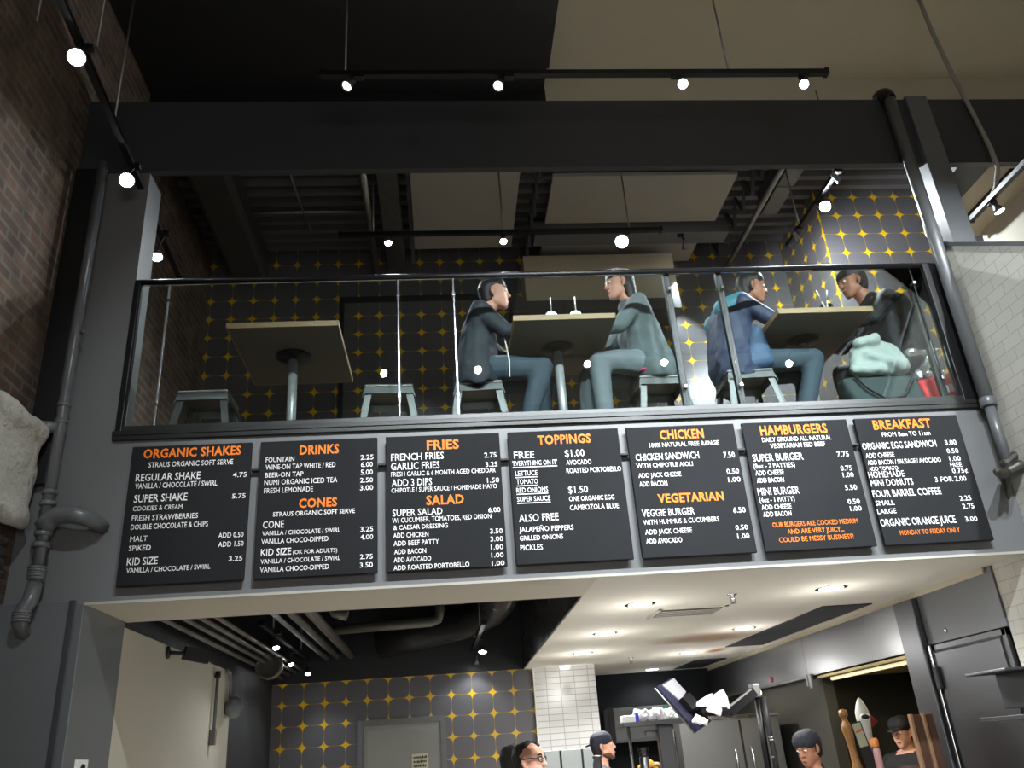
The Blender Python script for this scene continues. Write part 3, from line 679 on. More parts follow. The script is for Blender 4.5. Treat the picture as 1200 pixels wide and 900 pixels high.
one('steam_pipe', T([(-.56, .99, 6.17), (-.56, 2.88, 6.17)], .033, 14), M_steeld, 'shiny pipe left of the narrow galvanised duct', 'pipe')
one('steam_pipe', T([(3.095, .99, 6.17), (3.095, 2.88, 6.17)], .026, 14), M_steeld, 'shiny pipe beside the right galvanised duct', 'pipe')
def joist(x):
    bm = bmesh.new(); z0, z1 = 6.18, 6.44
    for s in (-.022, .022):
        bar(bm, (x+s, .99, z0), (x+s, 2.88, z0), .03, .03); bar(bm, (x+s, .99, z1), (x+s, 2.88, z1), .03, .03)
    y = 1.0; k = 0
    while y < 2.7:
        bar(bm, (x, y, z0 if k % 2 else z1), (x, y+.13, z1 if k % 2 else z0), .03, .02, (1, 0, 0)); y += .13; k += 1
    return bm
one('bar_joist', joist(-.19), M_beam, 'open web steel joist right of the narrow galvanised duct', 'joist', 'open web joists under the deck')
one('bar_joist', joist(2.965), M_beam, 'open web steel joist left of the right shiny pipe', 'joist', 'open web joists under the deck')
one('bar_joist', joist(.96), M_beam, 'open web steel joist between the two cream ceiling panels', 'joist', 'open web joists under the deck')
one('cross_beam', B(((1.0, 2.26, 6.20), (2.94, 2.46, 6.36)), bev=.006), M_pipe, 'grey cross beam between the two right hand cream panels', 'beam')
one('sprinkler_pipe', T([(-2.2, 2.05, 6.36), (-.6, 2.05, 6.36)], .016, 8), M_steeld, 'thin sprinkler pipe across the dark deck at left', 'pipe')
one('hanger_rod', T([(-1.25, 1.2, 6.45), (-1.18, 1.95, 6.34), (-1.15, 2.3, 6.34)], .009, 8), M_steeld, 'thin bent conduit below the dark deck at left', 'conduit')

# ---------------------------------------------------------------- track lighting
def track(name, a, b, label, rods=(), top=6.3):
    a, b = V(a), V(b); t = thing(name, label, 'track', tuple((a+b)/2))
    bm = bmesh.new(); bar(bm, a, b, .034, .038, (0, 0, 1) if abs((b-a).normalized().z) < .9 else (1, 0, 0)); obj('rail', bm, M_blackmetal, t)
    d = (b-a).normalized()
    for e in (a, b):
        bm = bmesh.new(); bar(bm, e-d*.012, e+d*.012, .044, .048, (0, 0, 1)); obj('end_cap', bm, M_blackmetal, t)
    for k in rods:
        p = a+(b-a)*k; obj('hanger', T([p, (p.x, p.y, top)], .007, 8), M_steeld, t)
    return t
def lamp(loc, aim, label, group, lit=True, R=.036, top=None, power=0, angle=70, col=COOL, soft=.03):
    """track spot: loc is the middle of its glass, top the point of the rail it hangs from"""
    p = V(loc); d = V(aim).normalized(); top = V(top) if top is not None else p+V((0, 0, .10))
    t = thing('track_lamp', label, 'lamp', tuple(top), group)
    sh = obj('shade', LA([(.012, -.085), (.017, -.075), (.020, -.05), (R*.72, -.03), (R, .004), (R-.004, .004), (R*.7-.004, -.024), (.012, -.03)], p, d, 20), mat('lamp_shade_metal', (120, 121, 124), .3, .8), t)
    obj('bulb', LA([(R-.005, -.006), (R-.009, .0), (.004, .003)], p, d, 20), M_bulb if lit else M_bulbdim, sh, 'glowing lamp glass' if lit else 'dim lamp glass')
    bk = p-d*.075
    obj('arm', T([bk, bk+(top-bk)*.5+V((0, 0, .01)), top], .007, 8), M_blackmetal, t)
    obj('adapter', B(((top.x-.03, top.y-.02, top.z-.02), (top.x+.03, top.y+.02, top.z+.012)), bev=.004), M_blackmetal, t)
    if power: light('lamp_beam', 'SPOT', p+d*.02, power, col, d, soft, angle, .6, t)
    return t
cp = V((0, -4.5, 1.6))
ft = track('light_track', (-.62, -.65, 5.385), (2.51, -.65, 5.40), 'black lighting track hanging in front of the dark beam', (.045, .80), 6.72)
G1 = 'spot lamps on the front track'
lamp((-.47, -.66, 5.285), (-.5, -.3, -.9), 'unlit looking spot lamp below the left hanger of the front track', G1, False, .036, (-.40, -.65, 5.37), PW['front']*.3, 60)
lamp((.43, -.66, 5.285), (-.35, -.4, -.9), 'unlit looking spot lamp on the front track over the black ceiling', G1, False, .036, (.50, -.65, 5.37), PW['front']*.3, 60)
lamp((1.565, -.67, 5.29), (-.30, -.75, -.75), 'bright spot lamp on the front track, second from its right end', G1, True, .036, (1.54, -.65, 5.38), PW['front'], 75)
lamp((2.335, -.67, 5.285), (-.2, -.55, -.9), 'bright spot lamp at the right end of the front track', G1, True, .034, (2.36, -.65, 5.38), PW['front'], 75)
# rear track over the viewer: lights the boards, mirrored in the glass guard
track('light_track', (-1.2, -3.32, 5.40), (4.0, -3.32, 5.40), 'second lighting track above the viewer', (.1, .5, .9), 6.75)
for i, (x, y) in enumerate(((-.535, -3.37), (.434, -3.36), (1.575, -3.3), (2.40, -3.32), (3.82, -3.45))):
    tx = (-.55, .45, 1.4, 2.35, 3.2)[i]
    aim = V((tx, 0, 2.9))-V((x, y, 5.3))
    lamp((x, y, 5.3), aim, 'spot lamp on the track above the viewer, aimed at '+['the DRINKS board', 'the TOPPINGS board', 'the CHICKEN board', 'the HAMBURGERS board', 'the BREAKFAST board'][i], 'spot lamps above the viewer', True, .036, (x, -3.32, 5.39), PW['rear']*(.32, 1.1, 1.15, 1.1, 1.7)[i], 62)
# left track along the brick wall
track('light_track', (-1.74, -1.75, 5.12), (-1.89, 1.05, 5.05), 'lighting track running along the brick wall and under the beam', (.42,), 6.72)
one('hanging_wire', T([(-1.93, -1.28, 5.12), (-1.95, -1.32, 6.71)], .005, 6), M_steeld, 'thin wire up from the nearest lamp at upper left', 'wire')
one('hanging_wire', T([(-1.70, -1.12, 5.12), (-1.71, -1.14, 6.71)], .005, 6), M_steeld, 'thin wire just right of the nearest lamp at upper left', 'wire')
for i, (x, y, z, aim, lb) in enumerate(((-1.76, -1.18, 4.98, (.45, -.8, -.75), 'dazzling spot lamp nearest the viewer on the left track'), (-1.82, -.26, 4.93, (.4, -.75, -.8), 'bright spot lamp in the middle of the left track'), (-1.845, .43, 4.83, (.25, -.45, -1), 'spot lamp at the far end of the left track above the glass'))):
    lamp((x, y, z), aim, lb, 'spot lamps along the brick wall', True, .048 if i < 2 else .04, (x+.02, y+.05, 5.10-.02*i), PW['left']*(1.2, .7, .25)[i], 85)
# mezzanine lamps
track('light_track', (-.75, 1.36, 5.62), (1.95, 1.36, 5.62), 'lighting track across the mezzanine above the tables', (.1, .5, .9), 6.4)
G2 = 'spot lamps on the mezzanine'
lamp((-.354, 1.31, 5.5), (.05, -.25, -1), 'small lamp glowing in front of the narrow galvanised duct', G2, True, .036, (-.35, 1.36, 5.61), PW['mezz']*.6, 165)
lamp((.593, 1.32, 5.5), (.0, -.5, -.9), 'spot lamp above the person in the black jacket', G2, True, .034, (.60, 1.36, 5.61), PW['mezz'], 165)
lamp((1.596, 1.35, 5.5), V((0, -4.5, 1.6))-V((1.596, 1.35, 5.5)), 'dazzling lamp above the grey hooded person, aimed at the viewer', G2, True, .06, (1.66, 1.38, 5.62), PW['big'], 90)
track('light_track', (3.17, .30, 5.60), (3.17, 1.6, 5.60), 'short lighting track above the right table', (.2, .8), 6.4)
lamp((3.188, .9, 5.5), (-.45, -.75, -.55), 'bright lamp above the right table', G2, True, .05, (3.19, .96, 5.59), PW['side'], 150)
lamp((3.165, .565, 5.5), (.6, .1, -.6), 'small lamp nearest the beam above the right table', G2, False, .03, (3.165, .56, 5.59))
lamp((3.124, 1.32, 5.47), (.85, .6, -.75), 'tiny lamp farthest back above the right table', G2, True, .022, (3.15, 1.33, 5.59), PW['side']*1.1, 165)
lamp((2.45, 2.25, 6.0), (.05, .62, -.75), 'wall washing lamp hidden above the blue jacket person', G2, True, .03, (2.45, 2.3, 6.2), PW['mezz']*1.2, 42)
# stair side
track('light_track', (3.9, .30, 4.93), (3.9, -2.6, 4.93), 'lighting track beside the stair wall', (), 6.4)
lamp((3.94, .06, 4.83), (.25, -.1, -1), 'lamp with a pale flared glass under the stair track', 'spot lamps by the stair', True, .04, (3.92, .08, 4.92), PW['stair']*.3, 120)
lamp((3.9, -.9, 4.82), (-.2, .3, -1), 'lamp farther along the stair track, beyond the frame edge', 'spot lamps by the stair', True, .04, (3.9, -.9, 4.92), PW['stair'], 100)
one('power_cable', T([(3.9, .04, 6.92), (3.9, .03, 6.5), (3.9, -.01, 6.05), (3.905, -.06, 5.6), (3.905, -.10, 5.25), (3.905, -.10, 5.08), (3.90, -.03, 4.97), (3.90, .06, 4.935), (3.90, .24, 4.945)], .016, 10), mat('pale_cable', (150, 148, 140), .5), 'pale cable hanging from the ceiling to the stair track', 'cable')

# ---------------------------------------------------------------- people
SKIN = [mat('skin_tan', (200, 150, 122), .5, var=.05), mat('skin_brown', (170, 118, 92), .5, var=.05), mat('skin_light', (214, 160, 136), .5, var=.05)]
HAIR = mat('dark_hair', (34, 29, 28), .55, var=.3, scale=40)
def basis(f, u):
    f = V(f).normalized(); u = V(u); u = (u-f*u.dot(f)).normalized(); return f, u, u.cross(f)
def head(bm, c, f, u, neck):
    f, u, s = basis(f, u); c = V(c); P = lambda a, b, d=0: c+f*a+u*b+s*d
    hull(bm, [(P(.018, .045, .014), .066), (P(.018, .045, -.014), .066), (P(-.035, .040, .010), .070), (P(-.035, .040, -.010), .070), (P(-.03, .0), .066)], 2)
    hull(bm, [(P(.030, .02, .018), .052), (P(.030, .02, -.018), .052), (P(.038, -.035, .014), .044), (P(.038, -.035, -.014), .044)], 2)
    hull(bm, [(P(.040, -.03, .02), .042), (P(.040, -.03, -.02), .042), (P(.060, -.088, .010), .024), (P(.060, -.088, -.010), .024), (P(.0, -.055, .042), .024), (P(.0, -.055, -.042), .024)], 2)
    hull(bm, [(P(.082, .022), .010), (P(.103, -.018), .013)]); hull(bm, [(P(.094, -.020, .012), .010), (P(.094, -.020, -.012), .010), (P(.103, -.016), .011)])
    hull(bm, [(P(.078, .032, .034), .012), (P(.084, .030, .0), .012), (P(.078, .032, -.034), .012)])
    hull(bm, [(P(.079, -.050, .018), .010), (P(.086, -.049, 0), .010), (P(.079, -.050, -.018), .010)])
    hull(bm, [(P(.078, -.064, .014), .010), (P(.084, -.064, 0), .010), (P(.078, -.064, -.014), .010)])
    for k in (1, -1): hull(bm, [(P(-.008, .020, .078*k), .012), (P(-.014, .0, .080*k), .013), (P(-.004, -.030, .074*k), .009)])
    hull(bm, [(P(-.022, -.05), .054), (V(neck), .060)], 2)
def face_bits(par, c, f, u, hairm=HAIR, beard=False):
    f, u, s = basis(f, u); c = V(c); P = lambda a, b, d=0: c+f*a+u*b+s*d
    for k in (1, -1):
        e = bmesh.new(); ball(e, P(.076, .012, .032*k), .0125); e = obj('eye', e, mat('eye_white', (220, 214, 206), .3), par)
        q = bmesh.new(); ball(q, P(.0845, .011, .032*k), .006); obj('iris', q, M_black, e)
        obj('eyebrow', H([(P(.088, .036, .016*k), .005), (P(.088, .041, .034*k), .005)], [(P(.088, .041, .034*k), .005), (P(.078, .037, .050*k), .004)]), hairm, par)
    obj('lips', H([(P(.087, -.057, .016), .005), (P(.094, -.056, 0), .006), (P(.087, -.057, -.016), .005)]), mat('lips', (150, 84, 76), .5), par)
    if beard:
        obj('beard', fuse(H([(P(.062, -.092, .012), .026), (P(.062, -.092, -.012), .026), (P(.0, -.058, .044), .026), (P(.0, -.058, -.044), .026), (P(.045, -.065, .03), .028), (P(.045, -.065, -.03), .028)]), .007, 2), mat('stubble', (88, 66, 56), .8), par)
def hair(par, c, f, u, kind='short', m=HAIR):
    f, u, s = basis(f, u); c = V(c); P = lambda a, b, d=0: c+f*a+u*b+s*d
    top = [(P(.022, .066, .018), .066), (P(.022, .066, -.018), .066), (P(-.035, .052, .014), .074), (P(-.035, .052, -.014), .074)]
    back = [(P(-.045, .04, .014), .072), (P(-.045, .04, -.014), .072), (P(-.050, -.035, .018), .052), (P(-.050, -.035, -.018), .052)]
    sets = [top, back]
    if kind == 'receding': sets = [[(P(-.008, .054, .014), .064), (P(-.008, .054, -.014), .064), (P(-.04, .045, .012), .069), (P(-.04, .045, -.012), .069)], [(P(-.045, .035, .012), .068), (P(-.045, .035, -.012), .068), (P(-.048, -.03, .016), .050), (P(-.048, -.03, -.016), .050)], [(P(.052, .088), .024), (P(-.01, .092), .034)]]
    if kind == 'long': sets += [[(P(-.05, .0, .03), .06), (P(-.05, .0, -.03), .06), (P(-.06, -.12, .03), .045), (P(-.06, -.12, -.03), .045)]]
    sets.append([(P(-.01, .02, .062), .022), (P(-.015, -.02, .062), .020)]); sets.append([(P(-.01, .02, -.062), .022), (P(-.015, -.02, -.062), .020)])
    return obj('hair', fuse(H(*sets, sub=2), .008, 2, .003, 30), m, par)
def cap_hat(par, c, f, u, m, backward=False):
    f, u, s = basis(f, u); c = V(c); P = lambda a, b, d=0: c+f*a+u*b+s*d
    bm = H([(P(.018, .062, .016), .074), (P(.018, .062, -.016), .074), (P(-.036, .058, .012), .078), (P(-.036, .058, -.012), .078)], [(P(-.05, .03, .02), .066), (P(-.05, .03, -.02), .066), (P(-.03, .06), .07)], sub=2)
    o = obj('cap', fuse(bm, .008, 2), m, par)
    k = -1 if backward else 1
    obj('brim', fuse(H([(P(.075*k, .045, .05), .008), (P(.075*k, .045, -.05), .008), (P(.14*k, .035, .03), .007), (P(.14*k, .035, -.03), .007), (P(.15*k, .034, 0), .007)], sub=2), .006, 1), m, o)
def hand(bm, w, d, n, curl=.6):
    """w wrist, d towards the fingers, n the way the palm faces"""
    d, n, s = basis(d, n); w = V(w); s = d.cross(n)
    hull(bm, [(w, .024), (w+d*.03+s*.018, .017), (w+d*.03-s*.018, .017), (w+d*.085+s*.030, .013), (w+d*.085-s*.030, .013)], 2)
    for i, (o, l) in enumerate(((-.031, .062), (-.010, .076), (.011, .080), (.031, .070))):
        a = w+d*.085+s*o; c1 = curl*.5; c2 = curl*1.1
        b = a+(d*math.cos(c1)+n*math.sin(c1)+s*o*.8)*l*.48; e = b+(d*math.cos(c2)+n*math.sin(c2))*l*.52
        hull(bm, [(a, .0098), (b, .0088)]); hull(bm, [(b, .0088), (e, .0076)])
    a = w+d*.028+s*.024; b = a+(d*.6+s*.7+n*.25).normalized()*.042; e = b+(d*.9+s*.2+n*.35).normalized()*.034
    hull(bm, [(a, .014), (b, .0105)]); hull(bm, [(b, .0105), (e, .0085)])
def person(label, J, skin, top, legs=None, shoes=None, hair_kind='short', seed=1, group=None, flare=0, extra=None, hem=.10, collar=True, sleeves=True, cap=None, beard=False, face=True, topname='jacket', wrinkle=.010, seat=None):
    """J: world joints. The body is one continuous surface, clothes are its children."""
    f, u = V(J['f']), V(J['u'])
    sh, el, wr = J['sh'], J['el'], J['wr']; hp, kn, an = J['hip'], J['kn'], J['an']
    pv, ch, nk, hd = V(J['pel']), V(J['ch']), V(J['nk']), V(J['hd'])
    wa = (pv+ch)/2; bf = V((f.x, f.y, 0)).normalized(); sd = V((-bf.y, bf.x, 0))
    bm = bmesh.new()
    head(bm, hd, f, u, nk)
    hull(bm, [(pv+sd*.07, .105), (pv-sd*.07, .105), (wa+sd*.05, .10), (wa-sd*.05, .10)]); hull(bm, [(wa+sd*.05, .10), (wa-sd*.05, .10), (ch+sd*.08, .105), (ch-sd*.08, .105)])
    hull(bm, [(ch+sd*.08, .10), (ch-sd*.08, .10), (V(sh[0]), .05), (V(sh[1]), .05), (nk, .055)])
    for i in (0, 1):
        s_, e_, w_ = V(sh[i]), V(el[i]), V(wr[i])
        hull(bm, [(s_, .050), (e_, .038)]); hull(bm, [(e_, .040), (w_, .026)])
        d = (w_-e_).normalized(); hand(bm, w_, J.get('hd_dir', [d, d])[i], J.get('palm', [(0, 0, -1)]*2)[i], J.get('curl', .6))
        h_, k_, a_ = V(hp[i]), V(kn[i]), V(an[i])
        hull(bm, [(pv, .09), (h_, .085), ((h_*2+k_)/3, .078)]); hull(bm, [((h_*2+k_)/3, .078), (k_, .056)]); hull(bm, [(k_, .056), ((k_*2+a_)/3, .056)]); hull(bm, [((k_*2+a_)/3, .056), (a_, .038)])
        hull(bm, [(a_, .036), (a_+V((0, 0, -.045)), .030), (a_+bf*.13+V((0, 0, -.055)), .026)])
    def sit(me, low):
        if seat is not None:
            for v in me.vertices:
                if abs(v.co.x-seat) < .19 and abs(v.co.y-Y) < .21 and v.co.z < low: v.co.z = low+(v.co.z-low)*.04
        return me
    body = obj('person', sit(fuse(bm, .0068, 2), 3.832), SKIN[skin]); tag(body, label, 'person', group)
    # upper garment
    g = .020; bm = bmesh.new()
    hb = [(pv+sd*.085+V((0, 0, hem-.10)), .115+flare), (pv-sd*.085+V((0, 0, hem-.10)), .115+flare)]
    hull(bm, hb+[(wa+sd*.06, .115+flare*.6), (wa-sd*.06, .115+flare*.6)], 2); hull(bm, [(wa+sd*.06, .115+flare*.6), (wa-sd*.06, .115+flare*.6), (ch+sd*.085, .12), (ch-sd*.085, .12)], 2)
    hull(bm, [(ch+sd*.085, .118), (ch-sd*.085, .118), (V(sh[0]), .066), (V(sh[1]), .066), (nk-V((0, 0, .045)), .070)], 2)
    if collar: hull(bm, [(nk-V((0, 0, .04))-bf*.01+sd*.03, .060), (nk-V((0, 0, .04))-bf*.01-sd*.03, .060), (nk+V((0, 0, .012))-bf*.022, .062)], 2)
    for i in (0, 1):
        s_, e_, w_ = V(sh[i]), V(el[i]), V(wr[i])
        hull(bm, [(s_, .068), (e_, .056 if sleeves else .060)], 2)
        if sleeves: hull(bm, [(e_, .057), (w_-(w_-e_)*.06, .042)], 2)
    if extra:
        for st_ in extra: hull(bm, st_, 2)
    gar = obj(topname, sit(fuse(bm, .011, 3, wrinkle, 8, seed), 3.815), top, body)
    if legs:
        bm = bmesh.new(); hull(bm, [(pv+sd*.07, .118), (pv-sd*.07, .118), (V(hp[0]), .105), (V(hp[1]), .105)], 2)
        for i in (0, 1):
            h_, k_, a_ = V(hp[i]), V(kn[i]), V(an[i])
            hull(bm, [(h_, .102), (k_, .074)], 2); hull(bm, [(k_, .074), (a_, .058)], 2)
        obj('trousers', sit(fuse(bm, .012, 3, .007, 9, seed+3), 3.828), legs, body)
    if shoes:
        for i in (0, 1):
            a_ = V(an[i]); obj('shoe', fuse(H([(a_+V((0, 0, .0)), .048), (a_+V((0, 0, -.045)), .042), (a_+bf*.15+V((0, 0, -.058)), .030)], [(a_+V((0, 0, -.05))-bf*.02, .040), (a_+bf*.16+V((0, 0, -.06)), .030)], sub=2), .010, 2), shoes, body)
    if hair_kind: hair(body, hd, f, u, hair_kind)
    if cap: cap_hat(body, hd, f, u, *cap)
    if face: face_bits(body, hd, f, u, beard=beard)
    return body, gar
M_jean = mat('blue_denim', (54, 68, 78), .8, var=.2, scale=60)
M_jeanlt = mat('pale_denim', (98, 106, 110), .8, var=.15, scale=60)
M_blackjk = mat('black_jacket_cloth', (40, 44, 50), .7, var=.2)
M_greyhood = mat('grey_hoodie_cloth', (88, 97, 99), .85, var=.15)
M_navy = mat('navy_jacket_cloth', (38, 48, 74), .65, var=.2)
M_teal = mat('teal_panel_cloth', (54, 112, 124), .65, var=.15)
M_coat = mat('black_coat_cloth', (17, 18, 23), .75, var=.2)
M_shoe = mat('dark_shoe', (36, 34, 34), .5)
Y = .56
def seated(x, k, hd, f, pel, ch, nk, sh, el, wr, kn, an, w=.19, kw=.12, u=(0, 0, 1), **kw_):
    """k = +1 facing right, -1 facing left; pairs are near (towards the glass) and far"""
    J = dict(f=f, u=u, pel=(pel[0], Y, pel[1]), ch=(ch[0], Y, ch[1]), nk=(nk[0], Y, nk[1]), hd=(hd[0], Y, hd[1]))
    J['sh'] = [(sh[0], Y-w, sh[1]), (sh[0], Y+w, sh[1])]
    J['el'] = [(el[0][0], Y-w-.03, el[0][1]), (el[1][0], Y+w+.03, el[1][1])]
    J['wr'] = [(wr[0][0], wr[0][2], wr[0][1]), (wr[1][0], wr[1][2], wr[1][1])]
    J['hip'] = [(pel[0]+.02*k, Y-.09, pel[1]), (pel[0]+.02*k, Y+.09, pel[1])]
    J['kn'] = [(kn[0][0], Y-kw, kn[0][1]), (kn[1][0], Y+kw, kn[1][1])]
    J['an'] = [(an[0][0], Y-kw, an[0][1]), (an[1][0], Y+kw, an[1][1])]
    J.update(kw_); return J
J = seated(0, 1, (.425, 4.545), (1, -.12, .05), (.265, 3.935), (.30, 4.22), (.345, 4.40), (.305, 4.335), ((.46, 4.15), (.47, 4.16)), ((.68, 4.168, .42), (.70, 4.168, .70)), ((.70, 3.925), (.74, 3.93)), ((.545, 3.46), (.66, 3.46)))
p1, g1 = person('person in a black jacket and blue jeans seated left of the middle table, facing right', J, 2, M_blackjk, M_jean, M_shoe, 'short', 1, 'people seated on the mezzanine', flare=.035, hem=.02, seat=.275)
obj('zip', T([(.47, .365, 3.83), (.475, .365, 3.95), (.46, .37, 4.08), (.44, .37, 4.2)], .005, 6), M_white, g1, 'pale jacket edge')
J = seated(0, -1, (1.315, 4.60), (-1, -.1, -.05), (1.46, 3.945), (1.40, 4.22), (1.375, 4.45), (1.385, 4.36), ((1.22, 4.17), (1.20, 4.18)), ((1.03, 4.168, .40), (1.00, 4.168, .72)), ((1.08, 3.955), (1.05, 3.95)), ((1.075, 3.46), (1.0, 3.46)))
p2, g2 = person('person in a grey hooded top and pale jeans seated right of the middle table', J, 2, M_greyhood, M_jeanlt, M_shoe, 'long', 2, 'people seated on the mezzanine', flare=.03, hem=.06, seat=1.47,
 extra=[[((1.36, Y, 4.42), .08), ((1.45, Y, 4.40), .075), ((1.44, Y-.05, 4.33), .06), ((1.44, Y+.05, 4.33), .06)]], topname='hooded_top')
obj('hem_band', T([(1.325, .44, 3.87), (1.36, .395, 3.866), (1.44, .382, 3.875), (1.53, .40, 3.892), (1.60, .46, 3.91), (1.615, .53, 3.92)], .011, 8), mat('pink_trim', (196, 44, 96), .6), g2, 'pink band showing at the hem')
obj('pocket', T([(1.37, .385, 4.03), (1.42, .378, 3.98), (1.46, .378, 3.93)], .006, 6), M_black, g2, 'dark pocket slit')
J = seated(0, 1, (2.275, 4.545), (1, -.15, -.12), (2.055, 3.935), (2.08, 4.20), (2.16, 4.395), (2.115, 4.33), ((2.28, 4.17), (2.29, 4.18)), ((2.49, 4.17, .34), (2.50, 4.17, .70)), ((2.55, 3.92), (2.58, 3.93)), ((2.38, 3.46), (2.5, 3.46)))
p3, g3 = person('person in a blue hooded jacket and jeans seated left of the right table, facing right', J, 1, M_navy, M_jean, M_shoe, 'short', 3, 'people seated on the mezzanine', flare=.045, hem=.03, seat=2.06,
 extra=[[((1.99, Y-.06, 3.93), .12), ((1.99, Y+.06, 3.93), .12), ((2.03, Y-.10, 4.27), .11), ((2.03, Y+.10, 4.27), .11), ((2.09, Y-.06, 4.0), .13), ((2.09, Y+.06, 4.0), .13)]])
obj('hood', fuse(H([((2.10, Y-.06, 4.40), .065), ((2.10, Y+.06, 4.40), .065), ((2.02, Y-.05, 4.37), .06), ((2.02, Y+.05, 4.37), .06), ((2.00, Y, 4.30), .06)], sub=2), .011, 3, .008, 9, 4), M_navy, g3)
obj('shoulder_panel', fuse(H([((2.185, Y-.06, 4.42), .045), ((2.105, Y-.175, 4.36), .060), ((2.0, Y-.12, 4.32), .080)], [((2.185, Y+.06, 4.42), .045), ((2.105, Y+.175, 4.36), .060), ((2.0, Y+.12, 4.32), .080)], sub=2), .009, 2, .004, 9, 4), M_teal, g3, 'teal shoulder panel')
obj('side_panel', fuse(H([((2.17, Y-.165, 4.12), .045), ((2.20, Y-.165, 3.90), .055), ((2.08, Y-.175, 3.88), .055)], sub=2), .009, 2, .004, 9, 4), mat('slate_blue_cloth', (58, 80, 108), .65), g3, 'paler blue side panel')
obj('zip', T([(2.145, .355, 4.03), (2.155, .35, 3.95)], .006, 6), M_teal, g3, 'teal pocket zip')
J = seated(0, -1, (3.035, 4.57), (-1, -.05, -.15), (3.22, 3.93), (3.18, 4.19), (3.12, 4.40), (3.14, 4.335), ((2.98, 4.16), (2.97, 4.17)), ((2.78, 4.17, .42), (2.77, 4.17, .72)), ((2.88, 3.90), (2.86, 3.91)), ((2.93, 3.46), (2.86, 3.46)), w=.21)
p4, g4 = person('person in a bulky black coat seated right of the right table, leaning left', J, 1, M_coat, M_coat, M_shoe, 'short', 4, 'people seated on the mezzanine', flare=.06, hem=.0, seat=3.22,
 extra=[[((3.27, Y-.10, 3.98), .13), ((3.27, Y+.10, 3.98), .13), ((3.21, Y-.15, 4.30), .10), ((3.21, Y+.15, 4.30), .10), ((3.14, Y, 4.41), .085), ((3.12, Y-.1, 4.0), .12), ((3.12, Y+.1, 4.0), .12)]], topname='coat')

def standing(x, y, h, ang, tilt=0, arms=None, lean=0):
    f = V((math.cos(ang), math.sin(ang), tilt)).normalized(); bf = V((math.cos(ang), math.sin(ang), 0)); sd = V((-bf.y, bf.x, 0)); o = V((x, y, 0)); Z = V((0, 0, 1))
    up_ = (Z-f*f.z).normalized()
    hd = o+Z*(h-.118)+bf*.02; nk = o+Z*(h-.268)-bf*.005
    J = dict(f=f, u=up_, hd=hd, nk=nk, ch=o+Z*(h*.715), pel=o+Z*(h*.53))
    J['sh'] = [o+Z*(h-.335)+sd*.185, o+Z*(h-.335)-sd*.185]
    J['el'] = [o+Z*(h*.60)+sd*.23+bf*.05, o+Z*(h*.60)-sd*.23+bf*.05]
    J['wr'] = [o+Z*(h*.56)+sd*.20+bf*.27, o+Z*(h*.56)-sd*.20+bf*.27]
    if arms: J.update(arms)
    J['hip'] = [o+Z*(h*.52)+sd*.09, o+Z*(h*.52)-sd*.09]; J['kn'] = [o+Z*(h*.285)+sd*.10+bf*.02, o+Z*(h*.285)-sd*.10+bf*.02]; J['an'] = [o+Z*.085+sd*.10, o+Z*.085-sd*.10]
    return J
M_tee = mat('black_tee_cloth', (26, 27, 30), .8); M_trs = mat('dark_trousers', (40, 42, 48), .8); M_shirtg = mat('grey_shirt_cloth', (92, 98, 108), .8)
J = standing(.475, 1.12, 1.685, -.5)
p5, _ = person('person with receding dark hair and glasses at the bottom edge below the star tiles', J, 2, M_shirtg, M_trs, M_shoe, 'receding', 5, None, topname='shirt')
f, u, s = basis(J['f'], J['u']); c = V(J['hd']); P = lambda a, b, d=0: c+f*a+u*b+s*d
gl = obj('glasses', T([P(.092, .014, .008), P(.095, .016, 0), P(.092, .014, -.008)], .003, 6), M_black, p5, 'dark framed glasses')
for k in (1, -1):
    obj('rim', T([P(.092, .012, k*.032)+u*.017*math.sin(a*PI/6)+s*.025*math.cos(a*PI/6)-f*.006*abs(math.cos(a*PI/6)) for a in range(13)], .0032, 6), M_black, gl)
    obj('temple', T([P(.084, .020, k*.056), P(.05, .02, k*.080), P(-.012, .016, k*.086)], .003, 6), M_black, gl)
J = standing(.44, 1.95, 1.675, 1.2)
person('person with dark hair mostly hidden behind the man with glasses', J, 1, M_tee, M_trs, M_shoe, 'short', 6, None, topname='shirt')
J = standing(1.35, 3.55, 1.745, -.25, .12, dict(el=[V((1.45, 3.80, 1.12)), V((1.60, 3.36, 1.26))], wr=[V((1.62, 3.72, 1.08)), V((1.725, 3.42, 1.455))], hd_dir=[V((1, 0, 0)), V((1, .1, .12))], curl=1.3))
p7, _ = person('person in a dark cap and grey shirt reaching right across the kitchen, with stubble', J, 2, M_shirtg, M_trs, M_shoe, 'short', 7, None, cap=(mat('navy_cap_cloth', (30, 32, 48), .8), True), beard=True, topname='shirt', sleeves=False)
obj('apron_strap', T([V(J['nk'])+V((-.04, -.02, -.05)), V(J['ch'])+V((.02, -.13, .05)), V(J['ch'])+V((.08, -.15, -.15))], .022, 8), mat('teal_strap', (74, 112, 118), .8), _)
one('yellow_cloth', fuse(H([((1.74, 3.41, 1.475), .03), ((1.65, 3.40, 1.45), .025)], [((1.74, 3.41, 1.475), .03), ((1.80, 3.42, 1.43), .02)]), .007, 2, .008, 20, 2), mat('yellow_fabric', (206, 160, 44), .8), 'yellow cloth gripped by the person reaching across the kitchen', 'cloth')
J = standing(2.665, 2.1, 1.625, PI+.55, -.28)
person('person in a black backward cap looking down to the left in the kitchen', J, 1, M_tee, M_trs, M_shoe, 'short', 8, None, cap=(mat('black_cap_cloth', (34, 38, 46), .8), True), topname='shirt', sleeves=False)
J = standing(3.80, 2.85, 1.685, PI+.5, -.15)
